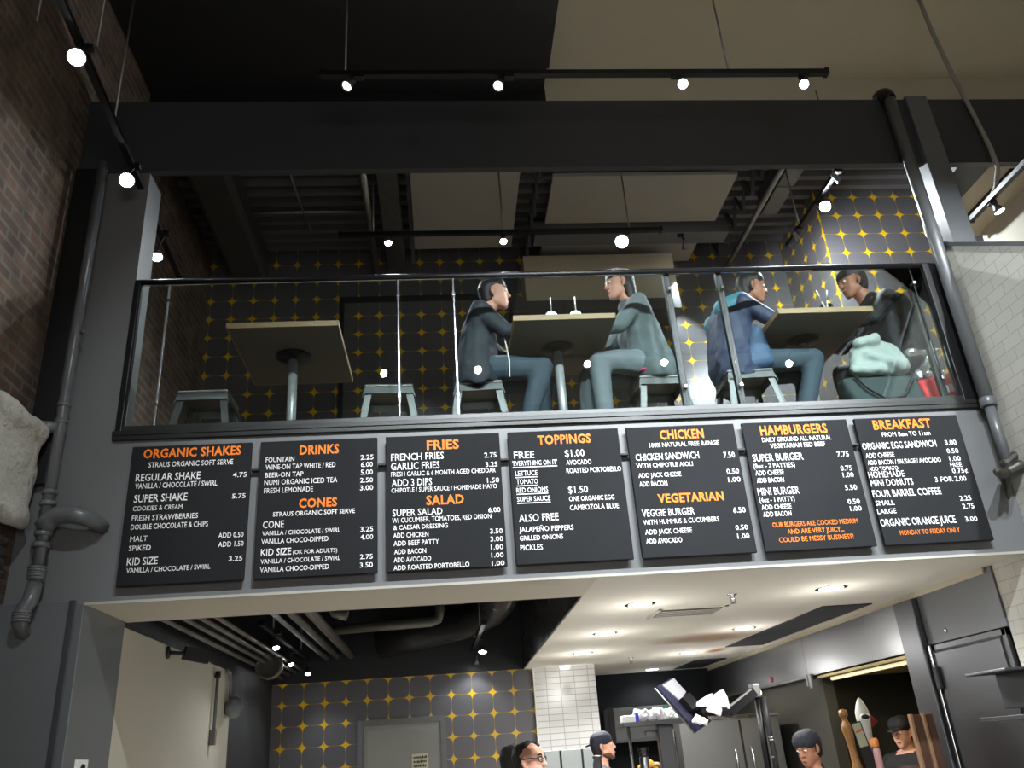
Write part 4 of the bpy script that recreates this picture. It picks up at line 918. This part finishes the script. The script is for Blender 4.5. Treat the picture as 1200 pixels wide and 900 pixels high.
person('person in a dark cap seen dimly behind the pass opening beside the wooden boards', J, 2, M_tee, M_trs, M_shoe, 'short', 9, None, cap=(mat('dark_cap_cloth', (26, 27, 30), .8), False), topname='shirt', sleeves=False)

# ---------------------------------------------------------------- kitchen at the right
def downlight(x, y, label, k=1):
    t = thing('downlight', label, 'lamp', (x, y, 2.464), 'round downlights in the kitchen ceiling')
    obj('trim_ring', LA([(.075, -.003), (.100, -.003), (.104, .0), (.104, .002), (.075, .002)], (x, y, 2.464), (0, 0, -1), 28), M_white, t)
    obj('lens', LA([(.078, .002), (.078, .005), (.05, .007)], (x, y, 2.464), (0, 0, -1), 28), M_down, t, 'glowing lens')
    light('lamp_beam', 'SPOT', (x, y, 2.45), PW['kitchen']*k, (1, .98, .95), None, .07, 150, .6, t)
    light('ceiling_fill', 'POINT', (x, y, 2.22), PW['kpoint']*k, (1, .98, .95), None, .10, parent=t)  # added point fill below the lens to brighten the ceiling
for i, (x, y) in enumerate(((1.287, 1.053), (1.288, 2.419), (1.305, 3.767), (1.279, 5.0))):
    downlight(x, y, ['downlight nearest the fascia in the left row', 'second downlight from the fascia in the left row', 'third downlight from the fascia in the left row', 'farthest downlight of the left row, before the tiled column'][i], (1, 1.05, 1.3, 3)[i])
for i, (x, y) in enumerate(((2.511, .848), (2.52, 2.642), (2.507, 4.396), (2.505, 6.1))):
    downlight(x, y, ['downlight nearest the fascia in the right row', 'second downlight of the right row, beside the dark exhaust strip', 'third downlight of the right row, near the brown stain', 'farthest downlight of the right row'][i], (1, 1, 1, .2)[i])
t = thing('air_vent', 'square air diffuser in the kitchen ceiling, one corner bent', 'vent', (1.72, 1.48, 2.464))
obj('frame', B(((1.47, 1.30, 2.455), (1.97, 1.33, 2.464)), ((1.47, 1.66, 2.455), (1.97, 1.69, 2.464)), ((1.47, 1.30, 2.455), (1.50, 1.69, 2.464)), ((1.94, 1.30, 2.455), (1.97, 1.69, 2.464)), bev=.002), M_soffit, t)
obj('throat', B(((1.50, 1.33, 2.459), (1.94, 1.66, 2.4645))), mat('exhaust_dark', (40, 41, 44)), t, 'dark throat')
for k in range(5):
    bm = bmesh.new(); bar(bm, (1.50, 1.37+.06*k, 2.452), (1.94, 1.37+.06*k, 2.452), .016, .004, (0, 1, .6)); obj('slat', bm, M_soffit, t)
def sprinkler(x, y, label):
    t = thing('sprinkler', label, 'sprinkler', (x, y, 2.464), 'sprinkler heads in the kitchen ceiling')
    obj('escutcheon', LA([(.035, 0), (.034, .004), (.014, .012), (.012, .03)], (x, y, 2.464), (0, 0, -1), 16), M_chrome, t)
    bm = bmesh.new()
    for k in (-1, 1): tube(bm, [(x+k*.011, y, 2.436), (x+k*.014, y, 2.42), (x, y, 2.405)], .003, 6)
    obj('frame_arm', bm, M_steeld, t); obj('deflector', LA([(.022, 0), (.022, .002), (.004, .004)], (x, y, 2.405), (0, 0, -1), 16), M_steeld, t)
sprinkler(1.851, .857, 'sprinkler head near the fascia, between the two downlight rows'); sprinkler(1.906, 4.45, 'sprinkler head far back between the two downlight rows')
# stainless hood, pilaster, fridge
h = thing('exhaust_hood', 'long stainless exhaust hood along the right kitchen wall', 'hood', (3.28, 3.9, 2.08))
for a, b in ((1.50, 2.00), (2.005, 3.285), (3.29, 6.34)): obj('hood_panel', B(((3.26, a, 2.085), (3.30, b, 2.425)), bev=.003), mat('hood_steel', (158, 159, 161), .3, 1, var=.03, scale=1.2), h)
obj('hood_lip', B(((3.24, 3.30, 2.07), (3.30, 6.34, 2.095)), bev=.004), M_steeld, h)
obj('hood_underside', B(((3.28, 1.50, 2.055), (4.25, 3.14, 2.075))), mat('warm_lit_steel', (168, 150, 96), .35, .6), h, 'underside coloured as lit by the warm tube')  # yellow tube light is put into the steel colour
obj('light_tube', T([(3.36, 1.62, 2.04), (3.36, 3.02, 2.04)], .016, 10), emit('warm_tube', (1, .82, .42), .8), h, 'glowing warm tube')
light('tube_light', 'AREA', (3.6, 2.3, 2.03), 3, (1, .8, .45), (0, 0, -1), .5, parent=h)
refl = obj('sign_reflection', LA([(.028, 0), (.03, .004), (.022, .012)], (3.259, 4.2, 2.14), (-1, 0, 0), 16), mat('red_reflection', (196, 30, 52), .3), h, 'red disc imitating a reflection')  # disc paints the red reflection of a sign on the hood
obj('bracket', B(((3.235, 3.18, 1.98), (3.26, 3.24, 2.10)), ((3.235, 3.26, 2.0), (3.262, 3.30, 2.10)), bev=.003), M_steeld, h)
one('steel_pilaster', B(((3.24, 1.235, 0), (3.318, 1.49, 2.42)), bev=.005), M_steel, 'narrow stainless pilaster between the pass opening and the fridge', 'panel')
one('wall_cladding', B(((3.285, .345, 2.105), (3.32, 1.228, 2.46)), bev=.003), mat('satin_panel', (112, 114, 116), .45, .7, var=.05), 'plain satin panel above the fridge door', 'panel')
fr = thing('walk_in_fridge', 'tall stainless walk-in fridge with a dark gasket line at the far right', 'fridge', (3.3, .8, 0))
obj('door_frame', B(((3.285, .38, 0), (3.32, .42, 2.10)), ((3.285, 1.17, 0), (3.32, 1.228, 2.10)), ((3.285, .38, 2.06), (3.32, 1.228, 2.10)), bev=.003), M_steel, fr)
obj('gasket', B(((3.283, .418, 0), (3.30, .432, 2.062)), ((3.283, .418, 2.05), (3.30, 1.175, 2.066)), ((3.283, 1.160, 0), (3.30, 1.175, 2.06))), M_black, fr, 'dark rubber gasket')
dr = obj('door', B(((3.272, .432, 0), (3.30, 1.160, 2.05)), bev=.004), M_steel, fr)
obj('latch', B(((3.245, 1.150, 1.82), (3.272, 1.195, 1.96)), bev=.006), M_black, dr, 'black latch')
obj('edge_strip', B(((3.262, 1.19, 0), (3.285, 1.215, 2.10)), bev=.003), M_chrome, fr, 'bright vertical strip')
obj('screw_cap', LA([(.014, 0), (.016, .004), (.008, .01)], (3.286, .98, 2.17), (-1, 0, 0), 12), M_chrome, fr)
t = thing('wall_shelf', 'dark shelf bracket box at the right frame edge in front of the tiles', 'shelf', (3.2, .2, 1.86))
obj('shelf_top', B(((2.98, .02, 1.845), (3.30, .40, 1.86)), bev=.003), M_steel, t); obj('shelf_box', B(((3.12, .02, 1.66), (3.30, .34, 1.845)), bev=.006), mat('dark_shelf_box', (54, 58, 60), .4, .4), t); obj('shelf_lip', B(((3.02, .02, 1.60), (3.30, .44, 1.625)), bev=.003), M_steel, t)
t = thing('reach_in_fridge', 'dull stainless reach-in fridge standing behind the screen arm', 'fridge', (2.75, 4.3, 0))
obj('body', B(((2.2, 4.0, 0), (3.18, 4.7, 1.80)), bev=.006), M_steeld, t)
obj('top_trim', B(((2.19, 3.98, 1.80), (3.19, 4.72, 1.83)), bev=.004), M_chrome, t)
obj('door_gap', B(((2.78, 3.994, .1), (2.80, 4.004, 1.78))), M_black, t, 'dark gap between the doors')
for x in (2.70, 2.86): obj('handle', T([(x, 3.99, 1.2), (x, 3.96, 1.22), (x, 3.96, 1.52), (x, 3.99, 1.54)], .009, 8), M_chrome, t)
t = thing('wall_cabinet', 'grey wall cabinet on the dark back wall of the kitchen', 'cabinet', (2.35, 6.2, 1.67))
obj('body', B(((1.90, 6.05, 1.67), (2.85, 6.4, 2.05)), bev=.006), mat('cabinet_grey', (126, 130, 132), .5), t)
obj('door', B(((1.96, 6.035, 1.69), (2.42, 6.05, 2.03)), bev=.004), mat('cabinet_grey', (126, 130, 132)), t); obj('door', B(((2.43, 6.035, 1.69), (2.83, 6.05, 2.03)), bev=.004), mat('cabinet_grey', (126, 130, 132)), t)
obj('side_gap', B(((1.895, 6.03, 1.66), (1.955, 6.06, 2.06))), M_black, t, 'dark left edge')
# pass stand with crumpled paper
t = thing('pass_stand', 'steel pass stand with posts, its shelf piled with white paper bags', 'stand', (1.6, 2.5, 0))
obj('shelf_top', B(((1.34, 2.36, 1.755), (1.86, 2.68, 1.785)), bev=.004), M_steel, t)
obj('post', B(((1.62, 2.42, 0), (1.735, 2.50, 1.755)), bev=.006), M_steel, t, 'wide flat steel post')
obj('post', T([(1.755, 2.50, 0), (1.755, 2.50, 1.70), (1.745, 2.5, 1.755)], .016, 12), M_chrome, t)
obj('post', T([(1.395, 2.45, 0), (1.395, 2.45, 1.755)], .013, 12), M_chrome, t, 'thin round steel post')
obj('shelf', B(((1.34, 2.36, .9), (1.86, 2.68, .93)), bev=.004), M_steel, t)
obj('lamp_bar', B(((1.54, 2.50, 1.68), (1.72, 2.60, 1.72)), bev=.006), M_steeld, t)
M_paper = mat('white_paper', (238, 238, 240), .8)
def crumple(x, y, z, sx, seed):
    random.seed(seed); bm = bmesh.new()
    for k in range(4):
        pts = [((x+random.uniform(-.05, .05)*sx, y+random.uniform(-.05, .05), z+.012+random.random()*.075), .012) for _ in range(4)]+[((x+random.uniform(-.05, .05)*sx, y, z+.013), .012)]
        hull(bm, pts)
    return fuse(bm, .006, 1, .008, 26, seed)
for i, x in enumerate((1.50, 1.57, 1.64, 1.74, 1.80)):
    one('paper_bag', crumple(x, 2.47, 1.785, 1.1, 20+i), M_paper, 'crumpled white paper bag on the pass stand, '+['leftmost of the pile', 'second from left', 'in the middle of the pile', 'below the green carton', 'rightmost, beside the screen'][i], 'paper bag', 'crumpled paper on the pass stand')
one('napkin_stack', B(((1.345, 2.37, 1.785), (1.445, 2.50, 1.835)), bev=.006), M_paper, 'pale stack of napkins at the left end of the pass stand', 'napkins')
one('blue_carton', B(((1.45, 2.38, 1.785), (1.475, 2.48, 1.855)), bev=.004), mat('blue_card', (54, 58, 190), .5), 'small blue carton beside the napkin stack', 'carton')
one('green_carton', B(((1.69, 2.54, 1.785), (1.80, 2.64, 1.875)), bev=.004), mat('green_card', (30, 190, 110), .4), 'bright green carton behind the crumpled paper', 'carton')
t = thing('dispenser', 'steel cylinder dispenser with a clear cup upside down in front of the pass stand', 'dispenser', (1.49, 2.42, .93))
obj('cylinder', LA([(.036, 0), (.036, .60), (.032, .605)], (1.485, 2.43, .93)), M_steel, t); obj('cup', LA([(.03, .605), (.045, .67), (.044, .672)], (1.485, 2.43, .93)), M_plastic, t)
one('tall_canister', LA([(.03, 0), (.03, .60), (.038, .602), (.038, .615), (.02, .62)], (1.13, 2.45, .95)), M_steel, 'slim steel canister with a white top in front of the reaching person', 'canister')
# counters (their tops lie just under the frame)
t = thing('service_counter', 'steel topped service counter below the pass', 'counter', (2.0, 1.9, 0))
obj('base', B(((.95, 1.35, 0), (2.35, 1.75, .90)), ((.95, 2.15, 0), (1.25, 2.6, .92)), bev=.005), M_pier, t); obj('worktop', B(((.93, 1.33, .90), (2.37, 1.77, .94)), bev=.004), M_steel, t); obj('side_top', B(((.93, 2.13, .92), (1.27, 2.62, .95)), bev=.004), M_steel, t)
p = thing('partition', 'low partition of three grey panels in front of the tiled column', 'partition', (1.2, 4.6, 0))
for a, b in ((.94, 1.10), (1.12, 1.32), (1.34, 1.56)): obj('panel', B(((a, 4.60, 0), (b, 4.63, 1.635)), bev=.004), mat('cool_grey_panel', (150, 156, 156), .4, .3), p)
obj('backing', B(((.93, 4.63, 0), (1.57, 4.65, 1.63))), M_black, p, 'dark gaps')
# till screen on an arm
t = thing('till_screen', 'dark till screen seen from behind, tilted on a jointed arm', 'screen', (2.11, 1.5, .94))
obj('post', T([(2.11, 1.5, .94), (2.115, 1.5, 1.55), (2.125, 1.5, 1.86)], .022, 12), M_blackmetal, t)
obj('post_head', B(((2.085, 1.46, 1.86), (2.145, 1.53, 1.95)), bev=.008), M_steeld, t, 'pale grey pole head')
bm = bmesh.new(); bar(bm, (2.10, 1.47, 1.90), (1.90, 1.47, 1.78), .045, .06); bar(bm, (1.90, 1.47, 1.78), (1.72, 1.49, 1.80), .06, .055); obj('arm', bm, M_blackmetal, t)
bm = bmesh.new(); bar(bm, (2.07, 1.435, 1.915), (1.90, 1.435, 1.815), .012, .012); obj('cable_cover', bm, M_chrome, t)
c0 = V((1.41, 1.45, 1.965)); c1 = V((1.64, 1.45, 1.665)); dn = (c1-c0).normalized(); sd = V((.72, .62, .30)).normalized(); n = dn.cross(sd).normalized()
bm = bmesh.new(); prism(bm, [c0, c1, c1+sd*.20, c0+sd*.20], n*.022); obj('screen_case', bm, mat('navy_case', (34, 36, 56), .35), t)
bm = bmesh.new(); prism(bm, [c0+dn*.012+n*.022+sd*.045, c0+dn*.16+n*.022+sd*.075, c0+dn*.13+n*.022+sd*.195, c0+dn*.012+n*.022+sd*.195], n*.010); obj('rear_cover', bm, mat('silver_cover', (176, 178, 186), .35, .3), t, 'silver rear cover')
bm = bmesh.new(); prism(bm, [c0+dn*.15+n*.02+sd*.07, c0+dn*.25+n*.02+sd*.07, c0+dn*.25+n*.02+sd*.17, c0+dn*.15+n*.02+sd*.17], n*.05); obj('mount_box', bm, M_blackmetal, t)
bm = bmesh.new(); tube(bm, [c0+dn*.0-n*.003, c1-n*.003], .006, 8); obj('edge_strip', bm, M_steeld, t, 'pale edge of the case')
for i, (x, z, w) in enumerate(((1.655, 1.74, .05), (1.70, 1.725, .04), (1.76, 1.80, .055), (1.80, 1.785, .05))):
    one('till_receipt', fuse(H([((x-w*.5, 1.40, z), .012), ((x+w*.5, 1.40, z+.012), .012), ((x, 1.41, z+w*.7), .010), ((x+w*.3, 1.405, z-w*.35), .010)]), .005, 1, .006, 30, i), M_paper, 'crumpled white receipt stuck at the back of the till screen, '+['lowest left', 'lowest middle', 'upper middle', 'upper right'][i], 'receipt', 'receipts at the till screen')
t = thing('receipt_printer', 'white receipt printer with raised lid on the till arm', 'printer', (1.78, 1.48, 1.83))
bm = bmesh.new(); prism(bm, [(1.68, 1.43, 1.83), (1.90, 1.43, 1.80), (1.895, 1.43, 1.87), (1.875, 1.43, 1.925), (1.80, 1.43, 1.88), (1.795, 1.43, 1.905), (1.69, 1.43, 1.855)], (0, .10, 0)); obj('body', bm, mat('printer_white', (214, 214, 218), .4), t)
obj('base_strip', B(((1.70, 1.42, 1.785), (1.88, 1.53, 1.812)), bev=.004), M_blackmetal, t)
one('warm_bulb', H([((2.165, 1.55, 1.89), .014), ((2.165, 1.55, 1.905), .011)], sub=2), emit('warm_spot', (1, .8, .5), 6), 'tiny warm lamp beside the till screen pole', 'lamp')
t = thing('cable_bundle', 'dark cable bundle with bright clips down the till pole', 'cables', (2.14, 1.5, .94))
obj('cable', T([(2.16, 1.47, 1.86), (2.15, 1.46, 1.7), (2.155, 1.45, 1.5), (2.14, 1.46, .95)], .018, 10), M_black, t)
for z in (1.60, 1.585, 1.48): obj('clip', LA([(.02, 0), (.021, .004), (.02, .01)], (2.154, 1.455, z)), M_chrome, t)
# things on the pass ledge in front of the opening
t = thing('pass_ledge', 'steel ledge in front of the pass opening', 'shelf', (3.2, 2.25, 0))
obj('ledge_top', B(((2.93, 1.95, 1.305), (3.75, 2.55, 1.33)), bev=.004), M_steel, t); obj('support', B(((2.97, 2.0, 0), (3.01, 2.5, 1.305)), ((3.68, 2.0, 0), (3.72, 2.5, 1.305)), bev=.004), M_steel, t)
M_wood = mat('turned_wood', (136, 96, 54), .4, var=.2, scale=14, stretch=(1, 1, 4)); M_wd = mat('dark_board_wood', (58, 34, 18), .55, var=.25, scale=10, stretch=(6, 6, 1)); M_we = mat('pale_board_edge', (112, 82, 56), .6)
one('pepper_mill', LA([(.040, 0), (.042, .01), (.030, .06), (.026, .16), (.034, .25), (.044, .30), (.040, .325), (.022, .345), (.018, .375), (.030, .385), (.034, .405), (.028, .43), (.006, .438)], (3.045, 2.2, 1.33), (-.06, 0, 1), 24), M_wood, 'tall turned wooden mill standing left on the pass ledge', 'pepper mill')
sk = thing('shark_figure', 'pale grey shark figure with open dark mouth standing on the pass ledge', 'figure', (3.172, 2.2, 1.33))
obj('body', LA([(.030, .12), (.036, .20), (.042, .29), (.052, .36), (.050, .41), (.036, .455), (.016, .497), (.004, .51)], (3.172, 2.2, 1.33), (0, 0, 1), 24), mat('shark_grey', (186, 186, 180), .5, var=.12), sk)
def ell(c, r):
    bm = bmesh.new(); ball(bm, c, r, 3); return bm
obj('mouth', ell((3.168, 2.152, 1.70), (.034, .012, .018)), M_black, sk, 'dark open mouth'); obj('lip', ell((3.168, 2.158, 1.70), (.043, .012, .027)), M_white, sk, 'white lip')
obj('fin', H([((3.215, 2.2, 1.72), .012), ((3.27, 2.2, 1.66), .01), ((3.21, 2.2, 1.62), .012)]), mat('dark_red_cloth', (110, 26, 34), .6), sk, 'dark red side fin')
obj('stand', LA([(.045, 0), (.045, .01), (.012, .02), (.012, .13)], (3.172, 2.2, 1.33)), M_black, sk)
t = thing('menu_clipboard', 'small framed picture card in red and green leaning on the mill', 'card', (3.10, 2.18, 1.33))
bm = bmesh.new(); prism(bm, [(3.045, 2.16, 1.665), (3.125, 2.16, 1.675), (3.175, 2.14, 1.34), (3.095, 2.14, 1.33)], (0, .012, 0)); obj('frame', bm, M_black, t)
bm = bmesh.new(); prism(bm, [(3.053, 2.157, 1.655), (3.118, 2.157, 1.665), (3.14, 2.147, 1.50), (3.075, 2.147, 1.49)], (0, .004, 0)); obj('card', bm, mat('sage_card', (150, 156, 128), .6), t)
for q, m_ in ((((3.068, 1.60), (3.12, 1.62), (3.128, 1.56), (3.085, 1.55)), mat('red_print', (190, 44, 30), .6)), (((3.082, 1.545), (3.128, 1.555), (3.135, 1.51), (3.10, 1.505)), mat('pale_print', (200, 196, 184), .6))):
    bm = bmesh.new(); prism(bm, [(x, 2.1455+(z-1.34)*.03, z) for x, z in q], (0, .002, 0)); obj('print', bm, m_, t)
t = thing('sauce_bottle', 'squeeze bottle with orange cap in front of the shark figure', 'bottle', (3.165, 2.12, 1.33))
obj('bottle', LA([(.026, 0), (.028, .01), (.028, .10), (.024, .15), (.020, .16)], (3.172, 2.10, 1.33)), mat('pink_plastic', (196, 150, 146), .4), t); obj('cap', LA([(.028, .155), (.030, .165), (.030, .205), (.020, .22)], (3.168, 2.10, 1.33)), mat('orange_cap', (224, 140, 72), .4), t)
t = thing('prep_counter', 'steel prep counter below the wooden boards', 'counter', (2.98, 1.1, 0))
obj('base', B(((2.72, .92, 0), (3.2, 1.32, .90)), bev=.005), M_pier, t); obj('worktop', B(((2.70, .90, .90), (3.22, 1.34, .94)), bev=.004), M_steel, t)
for i, x in enumerate((2.985, 3.068)):
    t = thing('wooden_board', ['left of the two upright wooden boards in front of the steel pilaster', 'right of the two upright wooden boards in front of the steel pilaster'][i], 'board', (x, 1.1, .94), 'upright wooden boards')
    obj('board', B(((x-.008, 1.09, .94), (x+.045, 1.115, 1.675)), bev=.004), M_wd, t); obj('board_edge', B(((x-.028, 1.085, .94), (x-.008, 1.12, 1.68)), bev=.003), M_we, t, 'pale board edge')
# ---------------------------------------------------------------- under the mezzanine at left
M_cond = mat('dim_conduit', (98, 94, 86), .4, .3)
for i, (x, z) in enumerate(((-1.74, 2.53), (-1.67, 2.56), (-1.60, 2.58), (-1.53, 2.60))):
    one('wall_conduit', T([(x, .66, z), (x, 5.0, z)], .018, 10), M_cond, ['conduit nearest the off-white wall top', 'second conduit from the off-white wall top', 'third conduit from the off-white wall top', 'fourth conduit from the off-white wall top'][i], 'conduit', 'conduits along the off-white wall')
for i, (x, z, r) in enumerate(((-1.27, 2.70, .022), (-1.16, 2.72, .034), (-1.02, 2.72, .040))):
    one('ceiling_pipe', T([(x, .66, z), (x, 5.0, z)], r, 14), M_cond if i else M_steeld, ['thin pale pipe running back under the black ceiling', 'middle pipe of three running back under the black ceiling', 'thick pipe running back under the black ceiling'][i], 'pipe', 'pipes running back under the black ceiling')
one('cross_pipe', T([(-1.0, 3.4, 2.76), (-.12, 3.4, 2.78), (-.06, 3.4, 2.80), (-.04, 3.4, 2.86), (-.04, 3.4, 3.2)], .045, 14), M_cond, 'thick pipe crossing below the black ceiling and turning up', 'pipe')
one('drop_pipe', T([(-.92, 2.5, 3.2), (-.92, 2.5, 2.85), (-.88, 2.5, 2.76), (-.78, 2.5, 2.73)], .04, 14), M_cond, 'pipe dropping from the black ceiling and bending right', 'pipe')
one('square_duct', B(((-.46, 1.9, 2.92), (-.22, 2.6, 3.2)), bev=.02), M_cond, 'square duct stub below the black ceiling', 'duct')
one('round_duct', T([(.52, .7, 2.98), (.52, 3.6, 2.98), (.46, 4.1, 2.97), (.2, 4.5, 2.92), (-.3, 4.75, 2.86), (-.7, 4.85, 2.82)], .17, 24), mat('dark_duct', (58, 58, 58), .3, .6), 'round dark duct curving left along the black ceiling', 'duct')
one('duct_ring', LA([(.115, 0), (.125, .01), (.125, .08), (.10, .085), (.10, .01)], (-1.62, 3.75, 2.52), (0, -1, 0), 24), M_cond, 'round duct end under the pipes at left', 'duct')
t = thing('security_camera', 'black security camera on a bracket high on the off-white wall', 'camera', (-1.83, 1.47, 2.38))
obj('plate', LA([(.04, 0), (.04, .012), (.02, .018)], (-1.83, 1.40, 2.385), (1, 0, 0), 16), M_black, t); obj('arm', T([(-1.82, 1.40, 2.385), (-1.76, 1.42, 2.38), (-1.70, 1.46, 2.375)], .012, 8), M_black, t)
bm = bmesh.new(); bar(bm, (-1.735, 1.46, 2.385), (-1.60, 1.54, 2.355), .085, .085, (0, 1, 0)); obj('body', bm, M_black, t)
t = thing('alarm_bell', 'round grey alarm bell with conduits on the off-white wall', 'bell', (-1.8, 3.05, 2.1))
obj('gong', LA([(.018, 0), (.085, .012), (.088, .03), (.07, .055), (.02, .07)], (-1.78, 3.08, 2.13), (.8, -.6, 0), 24), M_pipe, t)
obj('back_box', B(((-1.83, 3.03, 2.08), (-1.775, 3.13, 2.18)), bev=.005), M_pipe, t)
obj('conduit', T([(-1.80, 3.06, 2.18), (-1.80, 3.05, 2.34), (-1.80, 2.98, 2.40), (-1.80, 2.9, 2.42)], .013, 8), M_pipe, t)
t = thing('pull_station', 'slim conduit and yellowish tag hanging beside the alarm bell', 'conduit', (-1.8, 2.62, 2.0))
obj('conduit', T([(-1.80, 2.62, 2.36), (-1.80, 2.62, 1.93)], .013, 8), M_pipe, t); obj('joint', LA([(.022, 0), (.024, .01), (.02, .05)], (-1.80, 2.62, 2.33)), M_black, t); obj('end_box', B(((-1.83, 2.60, 1.84), (-1.785, 2.65, 1.95)), bev=.004), M_pipe, t); obj('tag', B(((-1.828, 2.72, 1.86), (-1.815, 2.79, 1.97)), bev=.002), mat('yellow_tag', (190, 170, 96), .6), t)
G3 = 'small lamps under the black ceiling'
for i, (x, y, z) in enumerate(((-1.40, 2.85, 2.56), (-1.49, 4.1, 2.56), (-1.44, 4.84, 2.54))):
    lamp((x, y, z), (.25, -.5, -1), ['nearest of the three small lamps above the left end of the star tiles', 'middle one of the three small lamps above the left end of the star tiles', 'farthest of the three small lamps, touching the top of the star tiles'][i], G3, True, .034, (x, y+.02, z+.13), PW['low'], 120)
track('light_track', (-1.44, 2.4, 2.70), (-1.46, 4.95, 2.70), 'lighting track carrying three small lamps under the pipes', (.2, .8), 3.2)
for i, (x, y, z) in enumerate(((.37, 4.22, 2.58), (.315, 4.80, 2.53))):
    lamp((x, y, z), (-.1, (-.35, .25)[i], -1), ['larger lamp glaring beside the round dark duct', 'lower lamp shining at the top of the star tiles'][i], G3, True, (.045, .036)[i], (x-.02, y, z+.14), PW['low']*.45, 120)
track('light_track', (.35, 3.2, 2.72), (.30, 4.9, 2.70), 'lighting track carrying two lamps beside the round duct', (.3, .8), 3.2)
one('wall_notice', B(((-1.831, .14, 1.60), (-1.827, .30, 1.735))), M_white, 'white notice on the pier return at the lower left frame edge', 'sign')
obj('pictogram', H([((-1.8255, .23, 1.70), .016), ((-1.8255, .215, 1.69), .010), ((-1.8255, .245, 1.69), .010)], [((-1.8255, .22, 1.68), .010), ((-1.8255, .24, 1.63), .010)]), M_black, bpy.data.objects['wall_notice'])

# added area fill near the back wall, an unseen source behind the viewer
light('back_fill', 'AREA', (.9, -8.1, 2.4), PW['room'], (1, .96, .92), (0, 1, .12), 2.6)
